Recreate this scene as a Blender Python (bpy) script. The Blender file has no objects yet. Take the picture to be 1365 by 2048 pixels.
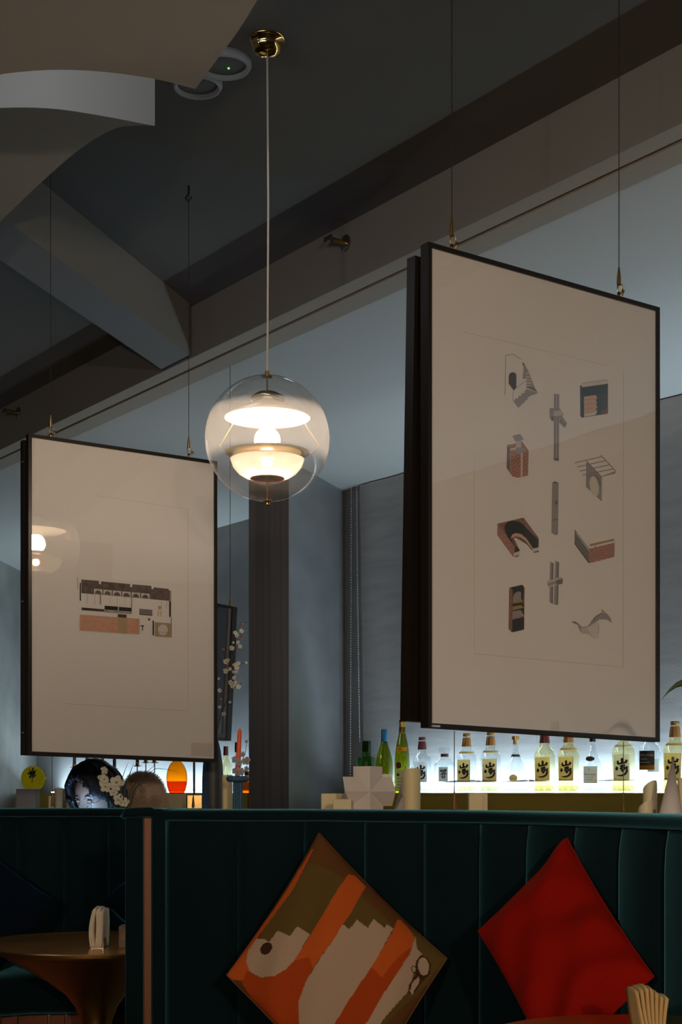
import bpy, math, random
import numpy as np
from mathutils import Vector, Matrix
random.seed(7)
PI = math.pi
S = bpy.context.scene
COL = S.collection

# ------------------------------------------------------------------ camera, world, lights
EYE = 1.2
F = 3000.0
HX, HY = 682.5, 1585.0
cd = bpy.data.cameras.new('camera'); cam = bpy.data.objects.new('camera', cd); COL.objects.link(cam)
cam.location = (0, 0, EYE); cam.rotation_euler = (PI/2, 0, 0)
cd.sensor_fit = 'VERTICAL'; cd.sensor_height = 36.0; cd.sensor_width = 24.0
cd.lens = 36.0*F/2048.0
cd.shift_y = (HY-1024.0)/2048.0
cd.clip_start = 0.05; cd.clip_end = 100
S.camera = cam

W = bpy.data.worlds.new('world'); S.world = W; W.use_nodes = True
wb = W.node_tree.nodes['Background']
wb.inputs[0].default_value = (0.80, 0.66, 0.52, 1); wb.inputs[1].default_value = 0.020

S.view_settings.view_transform = 'Standard'; S.view_settings.look = 'None'
S.view_settings.exposure = 0.6; S.view_settings.gamma = 1.0
S.view_settings.use_curve_mapping = False

WARM = (1.0, 0.80, 0.60)
COOL = (0.61, 0.84, 1.0)
P_GLOBE = 17.0        # W, bulb of the globe lamp in view
P_ROOM = 420.0        # W, each of the lamps of the room behind the camera
P_FAR = 12.0         # W, cool floor lamp in the far bay
P_SHELL_FILL = 1.2        # W, added unseen fill strip behind the ceiling shell
P_SIDE = 32.0      # W, added cool fill lamp under the ceiling, left of the frame
P_LED = 23.0         # W per strip on the bottle shelf


def P(px, py, Y):
    "point of the room at depth Y seen at a pixel of the 1365x2048 frame"
    return Vector(((px-HX)*Y/F, Y, EYE+(HY-py)*Y/F))

def light(name, kind, loc, energy, color, **kw):
    d = bpy.data.lights.new(name, kind); d.energy = energy; d.color = color
    for k, v in kw.items(): setattr(d, k, v)
    o = bpy.data.objects.new(name, d); COL.objects.link(o); o.location = loc
    return o

# ------------------------------------------------------------------ materials
MATS = {}
def mat(name, color, rough=0.6, metal=0.0, bump=None, noise=None, **kw):
    "Principled material; noise=(scale, amount) mottles the colour, bump=(scale, strength)"
    m = bpy.data.materials.new(name); m.use_nodes = True
    nt = m.node_tree; b = nt.nodes['Principled BSDF']
    c = tuple(color)+(1,)
    b.inputs['Base Color'].default_value = c; b.inputs['Roughness'].default_value = rough
    b.inputs['Metallic'].default_value = metal
    for k, v in kw.items():
        k = k.replace('_', ' ')
        b.inputs[k].default_value = v
    if noise or bump: tc = nt.nodes.new('ShaderNodeTexCoord')
    if noise:
        n = nt.nodes.new('ShaderNodeTexNoise'); n.inputs['Scale'].default_value = noise[0]; n.inputs['Detail'].default_value = 4
        if len(noise) > 2:
            mp = nt.nodes.new('ShaderNodeMapping'); mp.inputs['Scale'].default_value = noise[2]
            nt.links.new(tc.outputs['Object'], mp.inputs[0]); nt.links.new(mp.outputs[0], n.inputs['Vector'])
        else: nt.links.new(tc.outputs['Object'], n.inputs['Vector'])
        r = nt.nodes.new('ShaderNodeValToRGB')
        a = noise[1]
        r.color_ramp.elements[0].position = 0.3; r.color_ramp.elements[1].position = 0.7
        r.color_ramp.elements[0].color = tuple(max(0, x*(1-a)) for x in color)+(1,)
        r.color_ramp.elements[1].color = tuple(min(1, x*(1+a)) for x in color)+(1,)
        nt.links.new(n.outputs[0], r.inputs[0]); nt.links.new(r.outputs[0], b.inputs['Base Color'])
    if bump:
        n = nt.nodes.new('ShaderNodeTexNoise'); n.inputs['Scale'].default_value = bump[0]; n.inputs['Detail'].default_value = 3
        if len(bump) > 2:
            mp = nt.nodes.new('ShaderNodeMapping'); mp.inputs['Scale'].default_value = bump[2]
            nt.links.new(tc.outputs['Object'], mp.inputs[0]); nt.links.new(mp.outputs[0], n.inputs['Vector'])
        else: nt.links.new(tc.outputs['Object'], n.inputs['Vector'])
        bp = nt.nodes.new('ShaderNodeBump'); bp.inputs['Strength'].default_value = bump[1]; bp.inputs['Distance'].default_value = 0.01
        nt.links.new(n.outputs[0], bp.inputs['Height']); nt.links.new(bp.outputs[0], b.inputs['Normal'])
    MATS[name] = m
    return m

def glass(name, tint, ior=1.45, rough=0.02, gloss=(1, 1, 1)):
    m = bpy.data.materials.new(name); m.use_nodes = True
    nt = m.node_tree; nt.nodes.clear()
    o = nt.nodes.new('ShaderNodeOutputMaterial'); mx = nt.nodes.new('ShaderNodeMixShader')
    t = nt.nodes.new('ShaderNodeBsdfTransparent'); t.inputs[0].default_value = tuple(tint)+(1,)
    g = nt.nodes.new('ShaderNodeBsdfGlossy'); g.inputs[0].default_value = tuple(gloss)+(1,); g.inputs['Roughness'].default_value = rough
    f = nt.nodes.new('ShaderNodeFresnel')
    ge = nt.nodes.new('ShaderNodeNewGeometry'); ma = nt.nodes.new('ShaderNodeMapRange')      # thin shell: same reflection from both sides
    ma.inputs['To Min'].default_value = ior; ma.inputs['To Max'].default_value = 1.0/ior
    nt.links.new(ge.outputs['Backfacing'], ma.inputs['Value']); nt.links.new(ma.outputs[0], f.inputs[0])
    nt.links.new(f.outputs[0], mx.inputs[0]); nt.links.new(t.outputs[0], mx.inputs[1]); nt.links.new(g.outputs[0], mx.inputs[2])
    nt.links.new(mx.outputs[0], o.inputs[0])
    MATS[name] = m
    return m

def emit(name, color, strength):
    m = bpy.data.materials.new(name); m.use_nodes = True
    nt = m.node_tree; nt.nodes.clear()
    o = nt.nodes.new('ShaderNodeOutputMaterial'); e = nt.nodes.new('ShaderNodeEmission')
    e.inputs[0].default_value = tuple(color)+(1,); e.inputs[1].default_value = strength
    nt.links.new(e.outputs[0], o.inputs[0]); MATS[name] = m
    return m

def translucent(name, color, frac=0.5):
    m = bpy.data.materials.new(name); m.use_nodes = True
    nt = m.node_tree; nt.nodes.clear()
    o = nt.nodes.new('ShaderNodeOutputMaterial'); mx = nt.nodes.new('ShaderNodeMixShader'); mx.inputs[0].default_value = frac
    d = nt.nodes.new('ShaderNodeBsdfDiffuse'); d.inputs[0].default_value = tuple(color)+(1,)
    t = nt.nodes.new('ShaderNodeBsdfTranslucent'); t.inputs[0].default_value = tuple(color)+(1,)
    nt.links.new(d.outputs[0], mx.inputs[1]); nt.links.new(t.outputs[0], mx.inputs[2]); nt.links.new(mx.outputs[0], o.inputs[0])
    MATS[name] = m
    return m

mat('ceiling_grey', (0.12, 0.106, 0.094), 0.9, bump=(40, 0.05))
mat('beam_grey', (0.215, 0.205, 0.195), 0.9, bump=(40, 0.05))
mat('soffit_brown', (0.34, 0.27, 0.21), 0.7)
mat('groove_dark', (0.03, 0.022, 0.018), 0.8)
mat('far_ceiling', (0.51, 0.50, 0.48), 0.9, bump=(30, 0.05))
mat('wall_satin', (0.27, 0.265, 0.265), 0.38, bump=(60, 0.12, (1, 1, 9)), noise=(3.0, 0.10, (1, 1, 2)))
mat('blind_fabric', (0.36, 0.35, 0.345), 0.42, bump=(80, 0.15, (0.4, 0.4, 8)), noise=(6.0, 0.10, (0.5, 0.5, 4)))
mat('plaster_lime', (0.37, 0.365, 0.345), 0.6, bump=(12, 0.25), noise=(2.5, 0.18))
mat('pillar_dark', (0.16, 0.115, 0.095), 0.55, bump=(80, 0.1, (1, 1, 0.1)), noise=(9, 0.25, (3, 3, 0.05)))
mat('floor_wood', (0.06, 0.035, 0.02), 0.4, noise=(5, 0.3))
mat('sculpt_white', (0.36, 0.34, 0.315), 0.8, bump=(25, 0.06))
mat('frame_bronze', (0.016, 0.011, 0.008), 0.38, 0.3)
mat('paper', (0.72, 0.67, 0.62), 0.8)
mat('paper_card', (0.60, 0.53, 0.46), 0.8)
mat('plate_line', (0.62, 0.46, 0.30), 0.8)
glass('picture_glass', (0.97, 0.97, 0.97), 1.58, 0.01)
mat('cable_dark', (0.05, 0.04, 0.03), 0.4, 0.6)
mat('brass', (0.55, 0.36, 0.13), 0.28, 1.0)
mat('brass_polished', (0.72, 0.50, 0.20), 0.08, 1.0)
mat('brass_satin', (0.66, 0.42, 0.07), 0.5, 1.0, bump=(90, 0.08, (0.05, 0.05, 4)))
mat('copper_strip', (0.19, 0.062, 0.015), 0.55, 0.1)
mat('chrome', (0.6, 0.58, 0.55), 0.2, 1.0)
mat('cord_white', (0.62, 0.58, 0.52), 0.6)
mat('lamp_white', (0.88, 0.86, 0.82), 0.5)
gm = translucent('bowl_white', (0.95, 0.92, 0.86), 0.6)
nt_ = gm.node_tree; out_ = next(n for n in nt_.nodes if n.type == 'OUTPUT_MATERIAL'); src_ = out_.inputs[0].links[0].from_socket
hz_ = nt_.nodes.new('ShaderNodeMixShader'); hz_.inputs[0].default_value = 0.45; tr_ = nt_.nodes.new('ShaderNodeBsdfTransparent')
nt_.links.new(src_, hz_.inputs[1]); nt_.links.new(tr_.outputs[0], hz_.inputs[2]); nt_.links.new(hz_.outputs[0], out_.inputs[0])
mat('dish_olive', (0.30, 0.24, 0.11), 0.3, 0.85)
mat('lamp_red', (0.75, 0.06, 0.05), 0.4)
emit('bulb_glow', (1.0, 0.80, 0.55), 60.0)
gm = glass('acrylic_clear', (0.955, 0.95, 0.945), 1.40, 0.03)
nt_ = gm.node_tree; out_ = next(n for n in nt_.nodes if n.type == 'OUTPUT_MATERIAL'); src_ = out_.inputs[0].links[0].from_socket
hz_ = nt_.nodes.new('ShaderNodeMixShader'); hz_.inputs[0].default_value = 0.05; tr_ = nt_.nodes.new('ShaderNodeBsdfTranslucent'); tr_.inputs[0].default_value = (0.9, 0.85, 0.8, 1)
nt_.links.new(src_, hz_.inputs[1]); nt_.links.new(tr_.outputs[0], hz_.inputs[2]); nt_.links.new(hz_.outputs[0], out_.inputs[0])
mat('velvet', (0.003, 0.011, 0.0135), 0.85, Specular_IOR_Level=0.05, Sheen_Weight=0.8, Sheen_Roughness=0.4, Sheen_Tint=(0.10, 0.34, 0.42, 1), bump=(220, 0.12))
mat('velvet_navy', (0.002, 0.006, 0.014), 0.85, Specular_IOR_Level=0.05, Sheen_Weight=0.4, Sheen_Roughness=0.35, Sheen_Tint=(0.10, 0.25, 0.45, 1), bump=(220, 0.12))
mat('red_velvet', (0.27, 0.006, 0.002), 0.8, Specular_IOR_Level=0.05, Sheen_Weight=0.12, Sheen_Tint=(1.0, 0.12, 0.05, 1), bump=(300, 0.1))
mat('brick_red', (0.17, 0.055, 0.03), 0.85, bump=(60, 0.3), noise=(25, 0.3))
mat('mortar', (0.26, 0.19, 0.11), 0.9)
mat('table_brass', (0.66, 0.36, 0.11), 0.33, 1.0, noise=(6, 0.15))
mat('black_gloss', (0.006, 0.005, 0.005), 0.08)
mat('napkin', (0.74, 0.64, 0.50), 0.85)
mat('napkin_tan', (0.58, 0.39, 0.17), 0.85)
mat('wood_block', (0.30, 0.21, 0.14), 0.6, noise=(30, 0.3))
mat('candle_wax', (0.62, 0.53, 0.30), 0.55, Subsurface_Weight=0.15)
mat('candle_ivory', (0.60, 0.52, 0.34), 0.55, Subsurface_Weight=0.15)
mat('white_card', (0.66, 0.60, 0.56), 0.7)
mat('grey_block', (0.20, 0.195, 0.20), 0.8)
mat('vase_charcoal', (0.030, 0.030, 0.031), 0.5, bump=(35, 0.2))
mat('candle_orange', (0.75, 0.10, 0.03), 0.5)
mat('holder_blue', (0.022, 0.085, 0.15), 0.6)
mat('candle_blue', (0.12, 0.20, 0.30), 0.5)
translucent('yellow_acrylic', (0.97, 0.92, 0.05), 0.75)
mat('yellow_edge', (0.80, 0.76, 0.05), 0.3)
glass('amber_acrylic', (0.95, 0.45, 0.02), 1.45, 0.05)
glass('amber_deep', (0.75, 0.25, 0.02), 1.45, 0.05)
mat('leaf_green', (0.035, 0.06, 0.02), 0.5)
mat('leaf_dark', (0.020, 0.035, 0.022), 0.45)
mat('petal_white', (0.72, 0.68, 0.58), 0.7)
mat('petal_core', (0.40, 0.36, 0.06), 0.7)
mat('bud_coral', (0.75, 0.16, 0.08), 0.6)
mat('twig', (0.07, 0.05, 0.025), 0.8)
translucent('petal_clear', (0.50, 0.50, 0.50), 0.5)
mat('skin', (0.33, 0.18, 0.12), 0.55, Subsurface_Weight=0.1)
mat('lips', (0.30, 0.08, 0.07), 0.5)
mat('hair', (0.010, 0.006, 0.005), 0.5, Specular_IOR_Level=0.25, bump=(60, 0.4, (6, 6, 0.6)))
mat('cloth_dark', (0.02, 0.02, 0.025), 0.9)
translucent('fur_beige', (0.74, 0.56, 0.40), 0.5)
mat('glass_green', (0.1, 0.1, 0.1))
glass('g_clear', (0.90, 0.925, 0.93), 1.9, 0.03)
glass('g_pale', (0.91, 0.88, 0.66), 1.9, 0.03)
glass('g_olive', (0.46, 0.50, 0.04), 1.5, 0.03)
glass('g_green', (0.24, 0.52, 0.17), 1.5, 0.03)
glass('liquid_gold', (0.97, 0.92, 0.66), 1.15, 0.03)
glass('g_crystal', (0.93, 0.96, 0.98), 1.9, 0.04)
translucent('label_gold', (0.80, 0.58, 0.22), 0.45)
translucent('label_cream', (0.82, 0.74, 0.55), 0.45)
translucent('label_white', (0.80, 0.80, 0.78), 0.45)
mat('label_rim', (0.30, 0.17, 0.04), 0.5)
mat('ink', (0.006, 0.005, 0.008), 0.6)
mat('ink_brown', (0.10, 0.06, 0.03), 0.6)
mat('cap_copper', (0.45, 0.21, 0.06), 0.35, 0.5)
mat('cap_maroon', (0.13, 0.022, 0.014), 0.4)
mat('cap_blue', (0.012, 0.13, 0.27), 0.35)
mat('cap_gold', (0.55, 0.34, 0.09), 0.3, 0.7)
mat('cap_black', (0.012, 0.012, 0.014), 0.35)
mat('cork_gold', (0.55, 0.38, 0.14), 0.5)
translucent('label_orange', (0.75, 0.32, 0.04), 0.45)
mat('label_black', (0.018, 0.016, 0.014), 0.5)
mat('chain_grey', (0.62, 0.63, 0.63), 0.5)
mat('device_white', (0.40, 0.39, 0.38), 0.6)
mat('device_dark', (0.11, 0.105, 0.10), 0.7)
emit('led_green', (0.15, 1.0, 0.1), 1.5)
emit('led_cool', (0.72, 0.90, 1.0), 4.0)
emit('phone_glow', (0.35, 0.65, 1.0), 3.0)
emit('lamp_cool', (0.80, 0.92, 1.0), 9.0)
# print inks
mat('pr_grey', (0.30, 0.275, 0.265), 0.9)
mat('pr_greyd', (0.17, 0.15, 0.145), 0.9)
mat('pr_lightgrey', (0.50, 0.46, 0.43), 0.9)
mat('pr_dark', (0.020, 0.022, 0.016), 0.9)
mat('pr_brown', (0.060, 0.038, 0.026), 0.9)
mat('pr_smoke', (0.135, 0.10, 0.088), 0.9, noise=(60, 0.35))
mat('pr_red', (0.20, 0.035, 0.02), 0.9)
mat('pr_wood', (0.50, 0.33, 0.18), 0.9)
mat('pr_ochre', (0.36, 0.23, 0.08), 0.9)
mat('pr_navy', (0.02, 0.035, 0.06), 0.9)
mat('pr_tan', (0.36, 0.26, 0.15), 0.9)
mat('pr_paper', (0.62, 0.55, 0.47), 0.9)
mat('pr_pink', (0.62, 0.36, 0.25), 0.9)
def brick_print(name, c1, c2, mortar, scale):
    m = mat(name, c1, 0.9); nt = m.node_tree
    tc = nt.nodes.new('ShaderNodeTexCoord'); mp = nt.nodes.new('ShaderNodeMapping'); mp.inputs['Rotation'].default_value = (PI/2, 0, 0)
    b = nt.nodes.new('ShaderNodeTexBrick'); b.inputs['Scale'].default_value = scale
    b.inputs['Color1'].default_value = tuple(c1)+(1,); b.inputs['Color2'].default_value = tuple(c2)+(1,); b.inputs['Mortar'].default_value = tuple(mortar)+(1,)
    b.inputs['Mortar Size'].default_value = 0.025
    nt.links.new(tc.outputs['Object'], mp.inputs[0]); nt.links.new(mp.outputs[0], b.inputs[0]); nt.links.new(b.outputs[0], nt.nodes['Principled BSDF'].inputs['Base Color'])
brick_print('pr_brick', (0.38, 0.13, 0.075), (0.30, 0.10, 0.06), (0.50, 0.38, 0.30), 48)
brick_print('pr_brickfine', (0.46, 0.17, 0.10), (0.52, 0.27, 0.17), (0.55, 0.37, 0.27), 75)
mat('pr_brickside', (0.24, 0.115, 0.095), 0.9, noise=(180, 0.35))

# ------------------------------------------------------------------ mesh helpers
class MB:
    "collects geometry in world or local coordinates; build() links it as ONE mesh object"
    def __init__(s): s.v = []; s.f = []; s.m = []; s.k = 0
    def add(s, vs, fs, k=None):
        n = len(s.v); s.v += [tuple(p) for p in vs]
        s.f += [tuple(i+n for i in q) for q in fs]; s.m += [s.k if k is None else k]*len(fs)
        return s
    def box(s, lo, hi, k=None):
        x0, y0, z0 = lo; x1, y1, z1 = hi
        return s.add([(x0, y0, z0), (x1, y0, z0), (x1, y1, z0), (x0, y1, z0), (x0, y0, z1), (x1, y0, z1), (x1, y1, z1), (x0, y1, z1)],
                     [(0, 3, 2, 1), (4, 5, 6, 7), (0, 1, 5, 4), (1, 2, 6, 5), (2, 3, 7, 6), (3, 0, 4, 7)], k)
    def prism(s, poly, z0, z1, k=None):
        "plan polygon (x,y) extruded in z"
        n = len(poly)
        vs = [(p[0], p[1], z0) for p in poly]+[(p[0], p[1], z1) for p in poly]
        fs = [tuple(reversed(range(n))), tuple(range(n, 2*n))]+[(i, (i+1) % n, (i+1) % n+n, i+n) for i in range(n)]
        return s.add(vs, fs, k)
    def slab(s, poly3, off, k=None):
        "3-D polygon extruded by vector off"
        n = len(poly3); off = Vector(off)
        vs = [Vector(p) for p in poly3]+[Vector(p)+off for p in poly3]
        fs = [tuple(reversed(range(n))), tuple(range(n, 2*n))]+[(i, (i+1) % n, (i+1) % n+n, i+n) for i in range(n)]
        return s.add(vs, fs, k)
    def lathe(s, prof, c=(0, 0, 0), n=32, k=None, cap=True, ks=None):
        "prof: list of (r,z); closed round z axis at c"
        c = Vector(c); vs = []; fs = []; mk = []
        for r, z in prof:
            for i in range(n):
                a = 2*PI*i/n; vs.append((c.x+r*math.cos(a), c.y+r*math.sin(a), c.z+z))
        for j in range(len(prof)-1):
            for i in range(n):
                a, b = j*n+i, j*n+(i+1) % n
                fs.append((a, b, b+n, a+n)); mk.append(ks[j] if ks else k)
        n0 = len(s.v); s.v += vs; s.f += [tuple(i+n0 for i in q) for q in fs]; s.m += [s.k if q is None else q for q in mk]
        if cap:
            if prof[0][0] > 1e-5: s.f.append(tuple(n0+i for i in reversed(range(n)))); s.m.append(s.k if k is None else k)
            L = (len(prof)-1)*n
            if prof[-1][0] > 1e-5: s.f.append(tuple(n0+L+i for i in range(n))); s.m.append(s.k if k is None else k)
        return s
    def tube(s, pts, r, n=8, k=None, cap=True):
        pts = [Vector(p) for p in pts]; rs = r if isinstance(r, (list, tuple)) else [r]*len(pts)
        vs = []; fs = []; up = None
        for i, p in enumerate(pts):
            t = (pts[min(i+1, len(pts)-1)]-pts[max(i-1, 0)]).normalized()
            if up is None: up = t.orthogonal().normalized()
            else:
                up = (up-t*up.dot(t))
                up = up.normalized() if up.length > 1e-6 else t.orthogonal().normalized()
            w = t.cross(up)
            for j in range(n):
                a = 2*PI*j/n; vs.append(p+(up*math.cos(a)+w*math.sin(a))*rs[i])
        for i in range(len(pts)-1):
            for j in range(n):
                a, b = i*n+j, i*n+(j+1) % n; fs.append((a, b, b+n, a+n))
        if cap:
            fs.append(tuple(reversed(range(n)))); fs.append(tuple(range((len(pts)-1)*n, len(pts)*n)))
        return s.add(vs, fs, k)
    def ball(s, c, r, n=12, k=None):
        c = Vector(c); r = r if isinstance(r, (tuple, list)) else (r, r, r)
        m = max(5, n//2+1); vs = []; fs = []
        for i in range(m+1):
            th = PI*i/m
            for j in range(n):
                a = 2*PI*j/n; vs.append((c.x+r[0]*math.sin(th)*math.cos(a), c.y+r[1]*math.sin(th)*math.sin(a), c.z+r[2]*math.cos(th)))
        for i in range(m):
            for j in range(n):
                a, b = i*n+j, i*n+(j+1) % n; fs.append((a, a+n, b+n, b))
        return s.add(vs, fs, k)
    def sweep(s, path, sec, k=None, closed=True, cap=True):
        "plan path [(x,y,nx,ny)], section [(d,z)]: d measured along the normal"
        vs = []; fs = []; m = len(sec)
        for x, y, nx, ny in path:
            for d, z in sec: vs.append((x+nx*d, y+ny*d, z))
        for i in range(len(path)-1):
            for j in range(m if closed else m-1):
                a, b = i*m+j, i*m+(j+1) % m; fs.append((a, b, b+m, a+m))
        if cap and closed:
            fs.append(tuple(range(m))); fs.append(tuple(reversed(range((len(path)-1)*m, len(path)*m))))
        return s.add(vs, fs, k)
    def grid(s, fn, nu, nv, k=None):
        vs = [fn(i/nu, j/nv) for j in range(nv+1) for i in range(nu+1)]
        fs = [(j*(nu+1)+i, j*(nu+1)+i+1, (j+1)*(nu+1)+i+1, (j+1)*(nu+1)+i) for j in range(nv) for i in range(nu)]
        return s.add(vs, fs, k)
    def build(s, name, mats, parent=None, smooth=False, bevel=0.0, label=None, weld=False):
        me = bpy.data.meshes.new(name)
        o0 = Vector(parent_origin(parent)) if parent else Vector((0, 0, 0))
        vs = [(Vector(v)-o0) for v in s.v] if not getattr(s, 'local', False) else s.v
        me.from_pydata([tuple(v) for v in vs], [], s.f)
        for mm in (mats if isinstance(mats, (list, tuple)) else [mats]): me.materials.append(MATS[mm])
        if any(s.m): me.polygons.foreach_set('material_index', s.m)
        if smooth: me.polygons.foreach_set('use_smooth', [True]*len(me.polygons))
        me.update()
        if smooth and smooth != True: me.set_sharp_from_angle(angle=math.radians(smooth))
        o = bpy.data.objects.new(name, me); COL.objects.link(o)
        if parent: o.parent = parent
        if bevel:
            b = o.modifiers.new('bevel', 'BEVEL'); b.width = bevel; b.segments = 2; b.limit_method = 'ANGLE'
        if label: o['label'] = label
        return o

def parent_origin(p):
    o = Vector((0, 0, 0))
    while p:
        o += p.location; p = p.parent
    return o

def LM():
    m = MB(); m.local = True; return m

def tag(o, label, cat, group=None):
    o['label'] = label; o['category'] = cat
    if group: o['group'] = group
    return o
def thing(name, label, cat, loc=(0, 0, 0), group=None):
    o = bpy.data.objects.new(name, None); COL.objects.link(o); o.location = loc; o.empty_display_size = 0.05
    return tag(o, label, cat, group)
def struct(o, label=None):
    o['kind'] = 'structure'
    if label: o['label'] = label
    return o
def copy_tree(o, parent=None):
    c = o.copy(); COL.objects.link(c); c.parent = parent
    for ch in list(o.children): copy_tree(ch, c)
    return c

# ------------------------------------------------------------------ the room shell
CE = EYE+2.28           # ceiling of the near bay
BB = EYE+2.039          # underside of the beams and ceiling of the far bay
U = Vector((-0.5756, 0.8177, 0))       # run of the long beam and of the back wall
V = Vector((0.279, 0.9603, 0))         # run of the cross beam and pillar side
def on_elev(px, py, z):
    return P(px, py, (z-EYE)*F/(HY-py))
N_U = Vector((0.8177, 0.5756, 0))      # away from the camera, square to the long beam
b0 = on_elev(700, 564, BB); b1 = on_elev(700, 625.6, BB); bg0 = on_elev(700, 588, BB); bg1 = on_elev(700, 594, BB)
def along(p, t): return p+U*t
T0, T1 = -9.0, 7.5
# long beam: near face + soffit in two strips with a recessed groove between
def strip_block(a, b, z0, z1, t0=T0, t1=T1):
    q = [along(a, t0), along(a, t1), along(b, t1), along(b, t0)]
    return MB().prism([(p.x, p.y) for p in q], z0, z1)
mb = strip_block(b0+N_U*0.004, b1-N_U*0.004, BB+0.02, CE+0.1)
bm_o = mb.build('ceiling_beam', 'beam_grey')
struct(bm_o, 'long painted ceiling beam with a slotted brown soffit')
near_face = MB(); q0, q1 = along(b0, T0), along(b0, T1)
near_face.prism([(q0.x, q0.y), (q1.x, q1.y), (q1.x+N_U.x*0.004, q1.y+N_U.y*0.004), (q0.x+N_U.x*0.004, q0.y+N_U.y*0.004)], BB, CE+0.1)
near_face.build('beam_face', 'beam_grey', bm_o)
strip_block(b0+N_U*0.004, bg0, BB, BB+0.02).build('soffit_strip', 'soffit_brown', bm_o)
strip_block(bg1, b1, BB, BB+0.02).build('soffit_strip', 'soffit_brown', bm_o)
strip_block(bg0, bg1, BB+0.014, BB+0.02).build('groove', 'groove_dark', bm_o)
# cross beam
c0 = on_elev(323, 738.5, BB); c1 = on_elev(379.5, 710, BB)
VV = Vector((892, 3000, 0)).normalized()
cb = MB().prism([((c0+N_U*0.0).x, c0.y), (c1.x, c1.y), ((c1-VV*7).x, (c1-VV*7).y), ((c0-VV*7).x, (c0-VV*7).y)], BB, CE+0.1)
struct(cb.build('cross_beam', 'beam_grey'), 'painted cross beam running into the long ceiling beam')
# ceilings
nb = [along(b0, T0), along(b0, T1), along(b0, T1)-N_U*9, along(b0, T0)-N_U*9]
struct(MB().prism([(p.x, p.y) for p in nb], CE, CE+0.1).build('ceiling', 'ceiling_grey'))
w0 = on_elev(690, 985, BB)                 # foot of the corner pillar / back wall on the far ceiling
fb = [along(b1, T0), along(b1, T1), along(w0, T1+1), along(w0, T0-3)]
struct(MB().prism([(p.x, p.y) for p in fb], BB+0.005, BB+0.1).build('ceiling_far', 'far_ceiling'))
# back wall (satin blue-grey), left wall, floor, pillar
q = [along(w0, -12), along(w0, 5.6), along(w0, 5.6)+N_U*0.15, along(w0, -12)+N_U*0.15]
struct(MB().prism([(p.x, p.y) for p in q], 0, BB+0.005).build('wall_back', 'wall_satin'))
la = on_elev(60, 1153, BB); lb = on_elev(0, 1122, BB)
ld = (lb-la).normalized()
q = [la-ld*0.3, la+ld*6, la+ld*6+Vector((-0.15, 0.05, 0)), la-ld*0.3+Vector((-0.15, 0.05, 0))]
struct(MB().prism([(p.x, p.y) for p in q], 0, BB+0.005).build('wall_left', 'plaster_lime'))
struct(MB().box((-14, -4, -0.1), (14, 16, 0)).build('floor', 'floor_wood'))
pc = on_elev(578, 921, BB)                 # near right edge of the pillar
pl = Vector(((498-HX)/F, 1, 0)); k_ = (pc-Vector((0, 0, 0))).y
# left end of the pillar front, on the line through pc along U
den = U.x-pl.x*U.y; t_ = (pl.x*pc.y-pc.x)/den
pe = along(pc, t_)
pil = MB()
pil.prism([(pc.x, pc.y), (pe.x, pe.y), (pe.x+V.x*1.1, pe.y+V.y*1.1), (w0.x, w0.y), ], 0, BB+0.004)
pil.m = [0, 0, 1, 1, 0, 0]
struct(pil.build('pillar', ['wall_satin', 'pillar_dark']), 'square pillar standing out from the blue-grey back wall')
# baseboard-like brass bottle shelf against the back wall
SHZ = EYE-0.002
SD = 0.42
def shelf_pt(px, d=0.0):
    "point on the shelf's front edge line seen at px; d metres towards the wall"
    p = w0-N_U*(SD-d); r = (px-HX)/F
    t = (r*p.y-p.x)/(U.x-r*U.y)
    return along(p, t)
def shelf(name, pa, pb, label):
    t = thing(name, label, 'shelf', (pa.x, pa.y, 0))
    wdt = SD-0.005
    q = [pa, pb, pb+N_U*wdt, pa+N_U*wdt]
    MB().prism([(p.x, p.y) for p in q], SHZ-0.012, SHZ).build('shelf_top', 'brass_satin', t)
    q = [pa+N_U*0.004, pb+N_U*0.004, pb+N_U*wdt, pa+N_U*wdt]
    MB().prism([(p.x, p.y) for p in q], 0, SHZ-0.012).build('shelf_front', 'brass_satin', t)
    q = [pa+N_U*0.315, pb+N_U*0.315, pb+N_U*0.335, pa+N_U*0.335]
    MB().prism([(p.x, p.y) for p in q], SHZ, SHZ+0.010).build('light_strip', 'led_cool', t, label='glowing cool white LED strip along the wall')
    mid = (pa+pb)/2+N_U*0.30
    L = (pb-pa).length
    a = light('shelf_led', 'AREA', (mid.x, mid.y, SHZ+0.014), P_LED*L/4.0, COOL, shape='RECTANGLE', size=L, size_y=0.025)
    ang = math.atan2(U.y, U.x)
    zax = -(N_U*0.36+Vector((0, 0, 0.93))).normalized(); yax = zax.cross(U)
    a.rotation_euler = Matrix((U, yax, zax)).transposed().to_euler()
    return t
shelf_r0 = shelf_pt(700); shelf_r1 = along(w0-N_U*SD, -11)
shelf('bottle_shelf', shelf_r1, shelf_r0, 'long brass-fronted bottle shelf glowing along the blue-grey wall')
shelf_l0 = shelf_pt(494); shelf_l1 = along(w0-N_U*SD, 4.55)
shelf('bottle_shelf', shelf_l0, shelf_l1, 'brass-fronted glowing shelf beyond the pillar, behind the seated person')
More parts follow.
